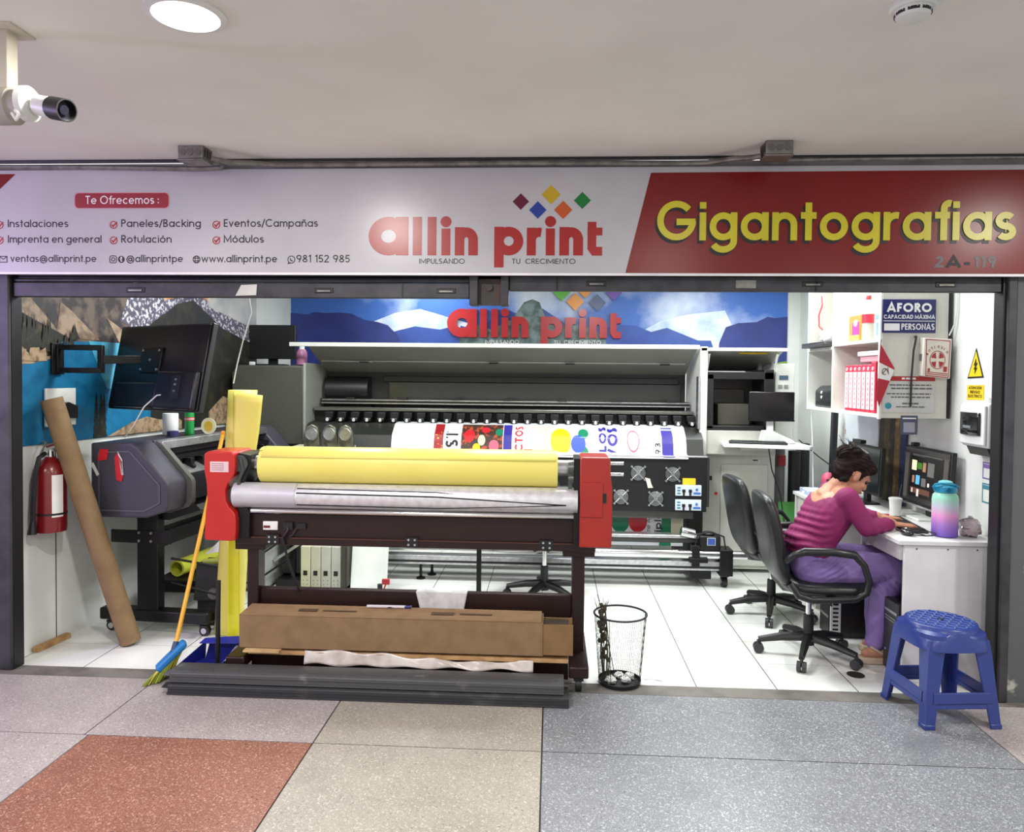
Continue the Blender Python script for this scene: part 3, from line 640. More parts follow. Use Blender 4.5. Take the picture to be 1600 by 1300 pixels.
build('white_sticker', MB().prism([(-.25,-.0065,1.06),(-.235,-.0065,1.07),(-.195,-.0065,1.0),(-.21,-.0065,.99)], (0,.003,0)).prism([(-.05,-.0065,1.0),(-.038,-.0065,1.0),(-.045,-.0065,1.09),(-.075,-.0065,1.14)], (0,.002,0)), whitep, ec, local=True)
for y0 in (.16, 1.45):
    lg = build('stand_leg', MB().box(-.07, .07, y0, y0+.07, .13, .74), blackm, t, local=True, bevel=.006)
    build('stand_bracket', B(-.24, .16, y0-.006, y0, .56, .64), blackm, lg, local=True, bevel=.003)
    for (x, z) in ((-.05,.575), (.03,.575), (-.05,.625), (.03,.625)): build('bolt', MB().cyl((x,y0-.006,z), (x,y0-.012,z), .008, n=12), silver, lg, local=True)
    build('stand_foot', MB().box(-.32, .40, y0-.01, y0+.08, .075, .15), blackm, t, local=True, bevel=.012)
    for x in (-.26, .36):
        c = build('caster', MB().cyl((x,y0+.02,.032), (x,y0+.05,.032), .032).cyl((x,y0+.035,.05), (x,y0+.035,.08), .012).box(x-.025,x+.025,y0+.01,y0+.06,.055,.066), black, t, local=True)
        build('wheel_disc', MB().cyl((x,y0+.015,.032), (x,y0+.02,.032), .018), silver, c, local=True)
build('cross_beam', B(-.05, .05, .23, 1.46, .52, .62), blackm, t, local=True, bevel=.006)
build('media_basket', MB().tube([(.1,.25,.45),(.38,.3,.4),(.42,.8,.36),(.4,1.4,.4),(.1,1.45,.45)], .008).tube([(.1,.25,.3),(.38,.3,.22),(.42,.8,.2),(.4,1.4,.22)], .008), blackm, t, local=True)
def pw(x, y, z):
    c, s = math.cos(math.radians(-5)), math.sin(math.radians(-5)); return Vector((PX+x*c-y*s, PY+x*s+y*c, z))
def topcyl(name, x, y, r, h, m, label, cat, extra=None):
    p = pw(x, y, 1.19); return setp(build(name, MB().lathe(p, [(r*.96,0),(r,.004),(r,h-.004),(r*.96,h)], 28), m), label, cat)
topcyl('white_roll', -.13, .60, .05, .145, mat('white_media_roll', (222,222,226), .5), 'short white roll standing on top of the grey plotter', 'roll')
t = thing('spray_can', 'green upright can with a red and white band on top of the plotter', 'can', pw(-.03,.66,1.19))
p = pw(-.03, .66, 1.19)
build('can_body', MB().lathe(p, [(.028,0),(.03,.004),(.03,.235),(.027,.24)], 24), mat('can_green', (22,140,66), .35), t)
build('can_band', MB().lathe(p, [(.0308,.095),(.0308,.118)], 24, cap=False), mat('pink_band', (196,60,86), .4), t)
build('band_stripe', MB().lathe(p, [(.0314,.104),(.0314,.109)], 24, cap=False), whitep, t)
build('can_cap', MB().lathe(p, [(.016,.24),(.014,.26),(.006,.285)], 20), mat('beige_cap', (176,140,104), .5), t)
t = thing('round_sticker_sample', 'small round yellow and white sticker sample leaning against the green can', 'sticker sample', pw(.07,.75,1.19))
p = pw(.085, .70, 1.247)
build('backing', MB().prism([(p.x+.052*math.cos(2*pi*i/32), p.y, p.z+.056*math.sin(2*pi*i/32)) for i in range(32)], (0,.004,0)), mat('cream_sticker', (238,232,200), .45), t)
build('yellow_print', MB().prism([(p.x+.03*math.cos(2*pi*i/24), p.y-.0015, p.z+.034*math.sin(2*pi*i/24)) for i in range(24)], (0,.001,0)), mat('yellow_print', (232,190,60), .45), t)
p = pw(-.05, .5, 1.19)
setp(build('tape_roll', MB().lathe(p, [(.02,0),(.036,0),(.036,.035),(.02,.035)], 24, cap=False), mat('tape_navy', (40,40,92), .4)), 'small dark blue tape roll on the plotter beside the white roll', 'tape')

# ------------------------------------------------------------------ yellow vinyl roll standing on the floor
bx, by = -1.985, 4.43; tx, ty = -1.905, 4.45
t = thing('vinyl_roll', 'tall loosely wound roll of yellow vinyl standing behind the red end cover', 'roll', (bx, by, 0))
def yr(u, v):
    a = -2.6+u*2*pi*1.25; r = .088-.010*u; return (bx+(tx-bx)*v+r*math.cos(a), by+(ty-by)*v+r*math.sin(a)*.9, .004+1.50*v)
build('wound_sheet', MB().grid(yr, 44, 12), yellowv, t, smooth=60, solid=.002, fix=False)
def fl(u, v):
    z = .95+v*(.545+.0*u); return (tx-.02+u*(.155+.02*v+.012*math.sin(v*3)-.06*(1-v)), ty-.10-.012*math.sin(u*3)+.02*u, z-.02*u)
build('loose_flap', MB().grid(fl, 8, 10), yellowv, t, smooth=60, solid=.0016, fix=False)
q = MB().box(-1.962, -1.915, 4.325, 4.33, .004, .62); 
setp(build('vinyl_strip', MB().grid(lambda u, v: (-1.945+.075*u, 4.318+.012*math.sin(u*3.1), .004+.68*v-.06*u*v), 8, 4), mat('bright_yellow_vinyl', (232,226,40), .35), solid=.002, smooth=60, fix=False), 'bright yellow vinyl strip standing upright beside the left leg of the brown laminator', 'vinyl strip')

# ------------------------------------------------------------------ broom and dustpan
t = thing('broom', 'yellow-handled broom with blue head and green bristles leaning on the yellow roll', 'broom', (-2.0, 3.72, 0))
h0, h1 = Vector((-1.968,3.735,.145)), Vector((-1.98,4.335,1.24))
build('handle', MB().tube([h0, h0.lerp(h1,.5), h1], .0115, 12), mat('broom_yellow', (228,170,40), .4), t)
build('hanging_tip', MB().lathe(h1, [(.013,-.02),(.013,.012),(.006,.02)], 16), mat('orange_tip', (224,150,40), .4), t)
ax = Vector((.088,.055,.095)).normalized()
hc = Vector((-1.978,3.722,.122))
build('head_block', MB().bar(hc-ax*.092, hc+ax*.092, .07, .034), mat('broom_blue', (30,120,190), .4), t, bevel=.012, seg=3)
build('socket', MB().cyl(h0-Vector((0,.01,.02)), h0+Vector((-.001,.02,.04)), .02, .014), mat('socket_dark_blue', (24,50,90), .4), t)
rb = random.Random(3)
q = MB()
for i in range(250):
    s, w_ = rb.uniform(-.088,.088), rb.uniform(-.03,.03)
    p0 = hc+ax*s+Vector((0,w_,-.012)); dz = max(.03, p0.z-.004); sp = -.055-.15*s/1
    p1 = Vector((p0.x+sp*.9+rb.uniform(-.008,.008), p0.y+w_*.8-.03+rb.uniform(-.006,.006), max(.003, p0.z-min(dz,.125))))
    q.m = 0 if rb.random() < .6 else 1
    q.tube([p0, p0.lerp(p1,.6)+Vector((-.004,0,0)), p1], [.0028,.0028,.0018], 5)
build('bristles', q, [mat('bristle_green', (128,146,40), .5), mat('bristle_yellow', (206,196,70), .5)], t, smooth=0, fix=False)
t = thing('dustpan', 'blue dustpan with an upright black stick handle beside the broom', 'dustpan', (-1.87, 3.84, 0))
blue = mat('dustpan_blue', (30,38,130), .4)
q = MB().prism([(-2.02,3.755,.004),(-1.76,3.755,.004),(-1.70,4.0,.004),(-1.93,4.0,.004)], (0,0,.005))
q.prism([(-2.02,3.755,.004),(-2.014,3.755,.004),(-1.924,4.0,.10),(-1.93,4.0,.004)], (.004,0,.01)).prism([(-1.76,3.755,.004),(-1.756,3.755,.03),(-1.70,4.0,.12),(-1.70,4.0,.004)], (.004,0,0))
q.prism([(-1.93,4.0,.004),(-1.70,4.0,.004),(-1.70,4.0,.13),(-1.90,4.0,.11)], (0,.006,0)).prism([(-1.945,3.96,.10),(-1.93,4.0,.115),(-1.70,4.0,.135),(-1.71,3.93,.115)], (0,0,.005))
build('pan', q, blue, t, bevel=.002)
build('stick_handle', MB().tube([(-1.765,3.80,.03),(-1.766,3.805,.25),(-1.765,3.81,.5)], .0125, 12), black, t)
build('clear_rim', MB().grid(lambda u, v: (-1.755+.06*u, 3.79+.15*v, .03+.08*math.sin(u*2.5)*(.6+.4*v)), 6, 4), mat('clear_film', (220,222,226), .25, trans=.7), t, solid=.001, fix=False)

# ------------------------------------------------------------------ laminator
t = thing('laminator', 'dark brown roll laminator with red end covers holding a wide yellow roll', 'laminator', (-.76, 3.97, 0))
out = [(-1.838,.73),(-1.83,.717),(-1.70,.715),(-1.672,.717),(-1.667,.76),(-1.667,.83),(-1.675,.865),(-1.705,.895),(-1.722,.93),(-1.724,.985),(-1.712,1.02),(-1.688,1.05),(-1.675,1.075),(-1.672,1.12),(-1.676,1.178),(-1.69,1.19),(-1.82,1.19),(-1.838,1.178),(-1.840,1.10),(-1.826,1.02),(-1.822,.93),(-1.832,.86)]
lc = build('end_cover', MB().prism([(x,3.80,z) for x, z in out], (0,.24,0)), redp, t, bevel=.006, seg=3)
build('rating_label', MB().prism([(-1.805,3.799,1.082),(-1.705,3.799,1.082),(-1.705,3.799,1.138),(-1.805,3.799,1.138)], (0,-.001,0)), mat('label_pink_white', (226,196,196), .5), lc)
q = MB()
for k in range(4): q.box(-1.797, -1.73, 3.7972, 3.798, 1.092+k*.011, 1.095+k*.011)
build('label_lines', q, mat('faded_print', (150,110,116), .5), lc)
oi = [(-1.672,.72),(-1.61,.72),(-1.61,.86),(-1.63,.9),(-1.66,.92),(-1.66,1.0),(-1.63,1.04),(-1.60,1.10),(-1.60,1.17),(-1.672,1.18)]
build('side_plate', MB().prism([(x,3.84,z) for x, z in oi], (0,.2,0)), blackm, t, bevel=.004)
q = MB().cyl((-1.66,3.83,1.125), (-1.66,3.86,1.125), .045).cyl((-1.68,3.835,.955), (-1.68,3.87,.955), .05)
q.tube([(-1.655,3.832,1.15),(-1.64,3.832,1.09),(-1.665,3.832,1.04),(-1.66,3.832,1.0)], .012); build('roller_linkage', q, mat('grey_linkage', (84,88,84), .4, .6), t)
oo = [(.150,.722),(.315,.722),(.318,.80),(.318,1.02),(.308,1.10),(.306,1.178),(.298,1.19),(.158,1.19),(.150,1.178)]
red_shaded = mat('red_gloss_shaded', (164,34,20), .34, coat=.25)  # right cover: same red as the left, its dimmer light put into the colour
rc = build('end_cover', MB().prism([(x,3.80,z) for x, z in oo], (0,.24,0)), red_shaded, t, bevel=.007, seg=3)
build('recessed_panel', B(.152, .268, 3.793, 3.80, .88, 1.06), red_shaded, rc, bevel=.02, seg=3)
build('grip_slot', B(.268, .286, 3.796, 3.801, .955, 1.005), black, rc)
build('side_plate', B(.12, .150, 3.83, 4.04, .72, 1.18), blackm, t)
q = MB()
for (z, r) in ((1.125,.04), (1.07,.03), (.97,.045), (.92,.03)): q.cyl((.118,3.86,z), (.09,3.86,z), r, r*.8)
q.bar((.1,3.85,1.14),(.1,3.85,.9),.02,.02); build('roller_linkage', q, mat('grey_linkage', (84,88,84), .4, .6), t)
for (z) in (1.147, 1.088): build('shaft_pin', MB().cyl((.30,3.93,z), (.385,3.93,z), .008), chrome, t)
Yr = 3.92
build('core_shaft', MB().cyl((-1.635,Yr,1.12), (.12,Yr,1.12), .042, n=32), silver, t)
yrol = MB().cyl((-1.562,Yr,1.112), (.035,Yr,1.112), .098, n=56)
yo = build('vinyl_wrap', yrol, yellowv, t, smooth=50)
build('loose_edge', MB().grid(lambda u, v: (-1.545+1.57*u, Yr-.1015*math.cos(.5+v*1.0), 1.112+.1015*math.sin(.5+v*1.0)+.004*(1-abs(2*v-1))), 2, 8), yellowv, yo, solid=.001, smooth=60, fix=False)
build('torn_corner', MB().prism([(-1.60+.035,Yr-.06,1.196),(-1.54,Yr-.06,1.198),(-1.54,Yr-.03,1.212),(-1.562,Yr-.03,1.208)], (0,.002,0)), yellowv, yo)
build('pressure_roller', MB().cyl((-1.69,3.86,.955), (.14,3.86,.955), .066, n=40), mat('roller_aluminium', (226,226,230), .3, .45, noise=(30,(206,206,210),.4,.7)), t)
q = MB()
for (z, r) in ((.915,.004),(.978,.004),(1.0,.003)): q.tube([(-1.34,3.86-math.sqrt(max(.0001,.0665**2-(z-.955)**2)),z), (-.6,3.86-math.sqrt(max(.0001,.0665**2-(z-.962)**2)),z-.007), (.08,3.86-math.sqrt(.0665**2-.02**2),.94)], r, 6)
build('black_cable', q, black, t)
build('grooved_sleeve', MB().lathe((0,3.86,.955), [(.0685,-1.69),(.0685,-1.645),(.067,-1.64),(.067,-1.36),(.0685,-1.355),(.0685,-1.35)], 40, axis='x', cap=False), mat('sleeve_aluminium', (200,200,204), .4, .3), t)
build('guide_rod', MB().cyl((-1.6,3.845,.872), (.14,3.845,.872), .0135, n=20), chrome, t)
build('rear_roller', MB().cyl((-1.67,4.0,.95), (.14,4.0,.95), .06, n=32), blackm, t)
bm_ = build('beam', MB().box(-1.70, .24, 3.875, 4.05, .685, .855).box(-1.70, .24, 3.865, 3.88, .685, .73), brown, t, bevel=.005)
build('lower_ledge', B(-1.70, .24, 3.86, 3.875, .722, .728), mat('brown_edge', (84,50,40), .35, .3), bm_)
for x in (-1.49, -.735, -.02):
    q = build('bolt_plate', B(x-.035, x+.035, 3.858, 3.866, .692, .742), black, bm_)
    for (i, j) in ((-1,-1),(1,-1),(1,1),(-1,1)): build('bolt', MB().cyl((x+i*.017,3.8575,.717+j*.013), (x+i*.017,3.851,.717+j*.013), .006, n=10), silver, bm_)
sw = build('switch_box', B(-1.545, -1.465, 3.862, 3.876, .765, .812), whitep, t, bevel=.003)
build('red_rocker', B(-1.54, -1.505, 3.859, 3.863, .778, .79), mat('dark_red', (110,20,20), .4), sw)
build('power_lead', MB().tube([(-1.41,3.865,.79),(-1.40,3.85,.77),(-1.43,3.85,.73),(-1.42,3.86,.66),(-1.40,3.88,.56),(-1.37,3.9,.46),(-1.36,3.92,.42)], .007).tube([(-1.35,3.865,.79),(-1.38,3.855,.74),(-1.42,3.86,.72)], .004), black, t)
build('plug_socket', MB().box(-1.43,-1.38,3.855,3.876,.77,.81).box(-1.36,-1.31,3.86,3.876,.775,.805), black, t)
for (x0, x1) in ((-1.66,-1.598), (.118,.186)):
    build('leg', B(x0, x1, 3.93, 4.03, .12, .69), brown, t, bevel=.006)
    xm = (x0+x1)/2
    build('foot_bar', B(xm-.05, xm+.05, 3.70, 4.26, .075, .135), brown, t, bevel=.008)
    for y in (3.74, 4.21):
        c = build('caster', MB().cyl((xm-.016,y,.034), (xm+.016,y,.034), .034).box(xm-.025,xm+.025,y-.025,y+.025,.058,.076), black, t)
    build('leg_plate', B(xm-.085, xm+.085, 3.90, 4.05, .648, .69), brown, t, bevel=.004)
build('cross_bar', B(-1.60, .12, 3.96, 4.0, .30, .425), brown, t, bevel=.006)
build('bottom_bar', B(-1.60, .12, 3.95, 4.05, .105, .135), brown, t, bevel=.004)
build('base_dark_strip', B(-1.58, .10, 3.80, 3.815, .03, .134), brown, t)  # added dark strip so the gap below the box stays dark

# things lying in the lower frame
pk = build('plank', B(-1.575, .10, 3.74, 3.91, .137, .156), wood, bevel=.002); setp(pk, 'long raw plank under the cardboard box in the laminator frame', 'plank')
setp(build('plank', B(-1.59, -1.40, 3.71, 3.80, .1565, .1655), mat('pale_wood', (206,176,128), .7, noise=(14,(180,148,104),.4,.7))), 'short pale wood offcut under the left end of the cardboard box', 'plank')
t = thing('cardboard_box', 'long brown cardboard box lying across the lower frame of the laminator', 'box', (-.76, 3.82, .166))
build('box_body', B(-1.625, -.03, 3.745, 3.905, .168, .342), cardboard, t, bevel=.003)
build('open_end', MB().box(-.03, .122, 3.74, 3.748, .178, .335).box(-.03, .122, 3.897, 3.905, .178, .32).box(-.03, .122, 3.748, 3.897, .176, .182), mat('cardboard_end', (130,100,64), .8, noise=(12,(118,90,56),.4,.7)), t)
build('dark_roll_inside', MB().cyl((-.03,3.825,.29), (.10,3.825,.29), .045), mat('dark_core', (60,48,36), .6), t)
build('lid_flap', MB().prism([(-1.62,3.743,.342),(-.04,3.743,.344),(-.04,3.905,.348),(-1.62,3.905,.348)], (0,0,.004)), mat('cardboard_lid', (150,120,86), .8, noise=(12,(138,108,76),.4,.7)), t)
for bb in ((-1.33,-1.23,3.80,3.84), (-1.2,-1.02,3.81,3.825), (-.62,-.5,3.80,3.84), (-.47,-.3,3.81,3.83)): build('printed_mark', B(*bb, .352, .3528), mat('box_print', (92,68,44), .8), t)
def wrapf(u, v): return (-1.27+1.17*u, 3.725+.17*v+.01*math.sin(u*9), .158+.012*math.sin(u*14+v*2)*math.sin(v*3.1)+.010*(1-v)*math.sin(u*5))
setp(build('plastic_wrap', MB().grid(lambda u, v: (-1.27+1.19*u, 3.718+.02*v+.006*math.sin(u*23), .100+.068*v*(.75+.25*math.sin(u*5+1))+.006*math.sin(u*31+v*3)), 60, 6), mat('milky_film', (206,198,190), .25, noise=(9,(172,160,150),.4,.65), coat=.3), solid=.0015, smooth=60, fix=False), 'crumpled milky plastic film bundle under the front of the cardboard box', 'plastic film')
def cl(u, v):
    wv = .012*math.sin(u*11+v*2)+.008*math.sin(u*23)
    if v < .3: k = v/.3; return (-.725+.28*u, 3.995-.045*k, .433-.002*k+.006*math.sin(u*9))
    k = (v-.3)/.7; return (-.725+.04*k+(.28-.07*k)*u, 3.95-.012-wv*.6*k-.006, .431-.150*k-.012*math.sin(u*7)*k)
setp(build('white_cloth', MB().grid(cl, 30, 16), mat('cloth_white', (206,206,204), .8, noise=(20,(182,182,182),.4,.7)), solid=.002, smooth=70, fix=False), 'white rag hung over the lower cross bar of the laminator', 'cloth')
setp(build('marker_pen', MB().cyl((-.98,3.88,.3615), (-.74,3.885,.3615), .008), mat('marker_body', (206,200,206), .4, noise=(8,(40,40,110),.5,.52))), 'thin white and blue marker lying on top of the long cardboard box', 'pen')
# shutter slats on the corridor floor
def slat(x0, x1, y0, z0, label, m_):
    t = thing('metal_channel', label, 'metal slat', ((x0+x1)/2, y0+.07, z0), group=None)
    pr_ = [(y0,z0),(y0,z0+.042),(y0+.012,z0+.05),(y0+.125,z0+.05),(y0+.14,z0+.042),(y0+.14,z0)]
    build('channel', MB().prism([(x0,y,z) for y, z in pr_], (x1-x0,0,0)), m_, t, bevel=.003)
    build('front_lip', MB().box(x0, x1, y0-.008, y0, z0+.002, z0+.010).box(x0+.01, x1-.015, y0-.006, y0, z0+.03, z0+.040), m_, t)
    build('edge_strip', B(x0+.02, x1-.03, y0+.03, y0+.045, z0+.05, z0+.054), m_, t)
    build('end_cut', MB().prism([(x0,y0,z0+.03),(x0-.03,y0-.005,z0+.035),(x0,y0+.03,z0+.04)], (0,.05,.006)), m_, t)
slm = mat('slat_dark_grey', (78,79,80), .5, .1, noise=(7,(128,126,122),.64,.74)); slm2 = mat('slat_darker', (50,51,54), .5, .1, noise=(7,(76,76,76),.6,.72))
slat(-1.90, .10, 3.535, .002, 'lower dark metal shutter slat lying on the corridor floor before the laminator', slm2)
slat(-1.90, .075, 3.555, .0565, 'upper scuffed dark metal shutter slat stacked on the lower slat', slm)
q = MB()
# ------------------------------------------------------------------ wire waste bin
bx, by = .372, 3.86
t = thing('waste_bin', 'black wire mesh waste bin standing on the shop threshold', 'waste bin', (bx, by, 0))
ra, rbm, hh = .137, .108, .362
q = MB()
for k in range(72):
    a = 2*pi*k/72
    for s in (1, -1):
        pts = [(bx+(rbm+(ra-rbm)*v)*math.cos(a+s*v*.42), by+(rbm+(ra-rbm)*v)*math.sin(a+s*v*.42), .012+hh*v-.008) for v in (0,.5,1)]
        q.tube(pts, .0005, 4)
build('wire_mesh', q, blackm, t, smooth=0, fix=False)
q = MB().lathe((bx,by,0), [(rbm,.0),(rbm+.002,.004),(rbm+.004,.022),(rbm,.022),(rbm-.002,.008),(0,.008)], 40, cap=True); build('base', q, black, t)
build('rim', MB().tube([(bx+ra*math.cos(2*pi*k/48), by+ra*math.sin(2*pi*k/48), hh+.004) for k in range(49)], .0055, 10), black, t)
for a in (.2, 2.1, 4.2): build('stay_wire', MB().tube([(bx+rbm*math.cos(a), by+rbm*math.sin(a), .02), (bx+ra*math.cos(a), by+ra*math.sin(a), hh)], .0016, 6), black, t)
rb = random.Random(9)
for k, (dx, dy, s) in enumerate(((-.05,-.03,.03), (.03,-.02,.026), (.0,.04,.024), (.055,.03,.028))):
    q = MB(); q.sph((bx+dx,by+dy,.008+s*.62), s, s*.8, s*.6, 10, 7)
    q.v = [(x+rb.uniform(-1,1)*s*.22, y+rb.uniform(-1,1)*s*.22, max(.0085, z+rb.uniform(-1,1)*s*.2)) for x, y, z in q.v]
    setp(build('paper_scrap', q, whitep, smooth=20), ['largest crumpled white paper in the bin, at its front left', 'crumpled white paper in the middle of the bin floor', 'crumpled white paper at the back of the bin floor', 'crumpled white paper at the right of the bin floor'][k], 'paper scrap', 'paper scraps in the bin')
t = thing('dried_plant', 'bundle of dry dark twigs standing in the left side of the wire bin', 'plant', (bx-.08, by, .01))
for k in range(9):
    q = MB(); x0, y0 = bx-.075+rb.uniform(-.01,.02), by+rb.uniform(-.03,.03)
    q.tube([(x0,y0,.012), (x0+rb.uniform(-.02,.015),y0,.16), (x0-.03+rb.uniform(-.015,.03),y0+rb.uniform(-.02,.02),.30+rb.uniform(0,.12)), (x0-.04+rb.uniform(-.02,.04),y0,.40+rb.uniform(0,.06))], [.003,.0028,.002,.001], 6)
    for j in range(5):
        z = rb.uniform(.12,.40); q.sph((x0-.02*z/.3+rb.uniform(-.012,.012), y0+rb.uniform(-.012,.012), z), .009, .004, .014, 6, 5)
    build('twig', q, mat('dry_twig', (58,54,34), .8, noise=(20,(96,96,60),.5,.7)), t)
# papers of the shutter end beside the bin
setp(build('floor_cable_scrap', MB().tube([(.51,3.90,.006),(.54,3.915,.009),(.57,3.90,.006),(.60,3.885,.006)], .004), whitep), 'small white wire scrap on the floor right of the bin', 'wire scrap')
# ------------------------------------------------------------------ banner on the back wall
sky = mat('banner_sky', (58,104,186), .35, noise=(1.1,(216,226,240),.5,.68)); dk = mat('banner_navy', (34,46,112), .35, noise=(4,(44,58,134),.4,.7)); md = mat('banner_blue_hill', (44,76,156), .35, noise=(5,(36,62,138),.4,.7))
cloud = mat('banner_cloud', (214,222,234), .35, noise=(4,(150,176,214),.45,.7)); stone = mat('banner_stone', (118,136,136), .4, noise=(13,(70,92,92),.4,.6)); grass = mat('banner_grass', (120,150,60), .4)
t = thing('wall_banner', 'blue printed mountain banner with red raised logo on the back wall above the wide printer', 'banner', (-.18, 7.19, 1.70))
m = MB(); YB = 7.185
m.m = 0; m.prism([(-2.6,YB,1.70),(2.24,YB,1.70),(2.24,YB,2.55),(-2.6,YB,2.55)], (0,.012,0))
def bp(k, pts, d): m.m = k; m.poly([(x, YB-d, z) for x, z in pts])
bp(3, [(-1.85,2.1),(-1.55,2.22),(-1.3,2.26),(-.95,2.16),(-.6,2.06),(-.6,1.9),(-1.9,1.9)], .002)
bp(3, [(.85,2.05),(1.05,2.16),(1.3,2.22),(1.65,2.26),(1.75,2.05),(1.6,1.9),(.9,1.9)], .002)
bp(2, [(.45,1.70),(.45,2.06),(.62,2.12),(.8,2.11),(.95,2.05),(1.1,2.09),(1.25,2.03),(1.4,1.97),(1.52,1.97),(1.62,1.70)], .004)
bp(2, [(-1.0,1.70),(-.9,2.1),(-.75,2.06),(-.6,2.16),(-.45,2.26),(-.3,2.2),(-.1,2.27),(.1,2.14),(.3,2.02),(.5,1.70)], .003)
bp(2, [(-1.85,1.70),(-1.75,1.97),(-1.55,2.04),(-1.35,2.09),(-1.1,2.06),(-.95,2.1),(-.8,1.70)], .004)
bp(1, [(-2.6,1.70),(-2.6,2.215),(-2.5,2.21),(-2.43,2.2),(-2.35,2.225),(-2.25,2.215),(-2.1,2.22),(-1.98,2.21),(-1.85,2.15),(-1.72,2.13),(-1.62,2.10),(-1.52,2.0),(-1.48,1.86),(-1.47,1.70)], .006)
bp(1, [(1.58,1.70),(1.6,1.95),(1.66,2.1),(1.78,2.14),(1.95,2.15),(2.05,2.2),(2.12,2.19),(2.24,2.2),(2.24,1.70)], .006)
bp(4, [(-.95,1.70),(-.9,2.0),(-.75,2.12),(-.6,2.06),(-.4,2.16),(-.28,2.33),(-.2,2.36),(-.13,2.33),(-.07,2.18),(.1,2.1),(.3,2.12),(.5,2.0),(.6,1.70)], .005)
bp(5, [(1.85,1.70),(1.95,1.765),(2.1,1.755),(2.24,1.78),(2.24,1.70)], .0072)
build('print', m, [sky, dk, md, cloud, stone, grass], t, smooth=0)
logo(t, -1.03, 1.985, .00460, YB-.006, .03, mat('raised_red', (176,22,30), .3, coat=.3), None, wprint)
for (x, z, r, c) in ((.082,2.425,.085,(90,180,50)), (.215,2.335,.085,(236,150,60)), (.31,2.44,.07,(236,200,50)), (.43,2.325,.082,(84,96,130)), (.585,2.425,.08,(110,80,170))):
    q = MB().prism([(x-r,YB-.008,z),(x,YB-.008,z-r),(x+r,YB-.008,z),(x,YB-.008,z+r)], (0,-.015,0)); build('raised_diamond', q, mat('banner_diamond_%d' % c[0], c, .35), t)

# ------------------------------------------------------------------ wide format printer
t = thing('wide_format_printer', 'huge grey wide-format printer with raised hood filling the back of the shop', 'printer', (-.4, 6.3, 0))
hoodm = mat('hood_grey', (150,152,142), .45, noise=(3,(140,142,132),.4,.7)); pr_dark = mat('printer_dark', (40,41,38), .4, noise=(3,(32,33,30),.4,.7)); bodyg = mat('printer_body_grey', (74,74,67), .5); bodyw = mat('printer_white', (214,216,208), .45)
build('left_housing', MB().prism([(-2.66,5.98,1.02),(-2.05,5.98,1.02),(-2.05,5.98,1.68),(-2.60,5.98,1.68),(-2.66,5.98,1.62)], (0,.65,0)), bodyg, t, bevel=.015, seg=3)
build('housing_edge', MB().box(-2.052,-2.03,5.97,6.62,1.0,1.70), hoodm, t, bevel=.004)
build('housing_base', B(-2.62, -2.03, 6.0, 6.6, .80, 1.02), black, t, bevel=.004)
hd = build('hood', MB().prism([(-2.03,6.56,1.625),(-2.03,6.03,1.838),(-2.03,5.985,1.838),(-2.03,5.985,1.868),(-2.03,6.05,1.868),(-2.03,6.58,1.66)], (3.2,0,0)), hoodm, t, bevel=.004)
build('hood_lip', B(-2.17, 1.18, 5.975, 5.99, 1.838, 1.872), bodyw, hd, bevel=.003)
build('inner_groove', MB().prism([(-2.0,6.30,1.726),(-2.0,6.29,1.730),(-2.0,6.289,1.724),(-2.0,6.299,1.720)], (3.12,0,0)), bodyw, hd)
for x in (-1.62, -.5, .15, .95): build('hood_latch', B(x-.04, x+.04, 6.27, 6.30, 1.712, 1.722), black, hd)
build('white_tape', B(-1.8, -1.55, 6.27, 6.29, 1.718, 1.7235), whitep, hd)
build('back_window', MB().box(-2.03, 1.17, 6.54, 6.60, 1.22, 1.64).box(-1.5, 1.1, 6.5, 6.54, 1.55, 1.60), pr_dark, t, bevel=.003)
build('window_glass', B(-1.45, 1.12, 6.50, 6.538, 1.37, 1.545), mat('smoked_glass', (46,47,43), .18, noise=(2,(56,57,52),.4,.7)), t, bevel=.002)
build('side_shroud', MB().cyl((-2.0,6.5,1.47), (-1.62,6.5,1.47), .12, n=28).box(-2.03,-1.6,6.45,6.6,1.25,1.4), black, t)
build('carriage_beam', MB().box(-2.02, 1.17, 6.34, 6.50, 1.355, 1.40), mat('beam_grey', (58,58,54), .35, .4), t, bevel=.005)
build('beam_edge', MB().box(-2.0, 1.17, 6.32, 6.34, 1.385, 1.393).box(-2.0, 1.17, 6.30, 6.32, 1.358, 1.366), silver, t)
build('clamp_rail', MB().box(-2.02, 1.17, 6.14, 6.30, 1.300, 1.330), mat('rail_grey', (120,120,114), .3, .7), t, bevel=.006)
for k in range(7):
    x = -1.75+k*.46; build('rail_clip', B(x-.04, x+.04, 6.30, 6.345, 1.395, 1.412), black, t, bevel=.003)
rbk = MB().box(-2.02, 1.17, 6.20, 6.34, 1.20, 1.30); build('roller_backing', rbk, black, t)
for k in range(28):
    x = -1.87+k*.1115
    r = build('pinch_roller', MB().box(x-.034, x+.034, 6.08, 6.2, 1.245, 1.295).cyl((x-.028,6.075,1.235), (x+.028,6.075,1.235), .022, n=14), black, t, bevel=.004)
    build('roller_pin', MB().cyl((x,6.054,1.230), (x,6.036,1.230), .012, n=12).box(x-.008,x+.008,6.04,6.056,1.220,1.247), mat('pin_light', (206,208,204), .3), r)
build('platen', MB().prism([(-2.02,6.18,1.215),(-2.02,6.02,1.205),(-2.02,5.90,1.12),(-2.02,5.86,1.0),(-2.02,5.98,1.0),(-2.02,6.18,1.1)], (3.22,0,0)), pr_dark, t)
build('platen_edge', B(-2.02, 1.22, 5.79, 5.86, .985, .998), silver, t, bevel=.003)
fp = build('fan_panel', B(-2.0, 1.215, 5.80, 5.92, .56, .985), mat('panel_black', (22,23,25), .45, .2), t, bevel=.004)
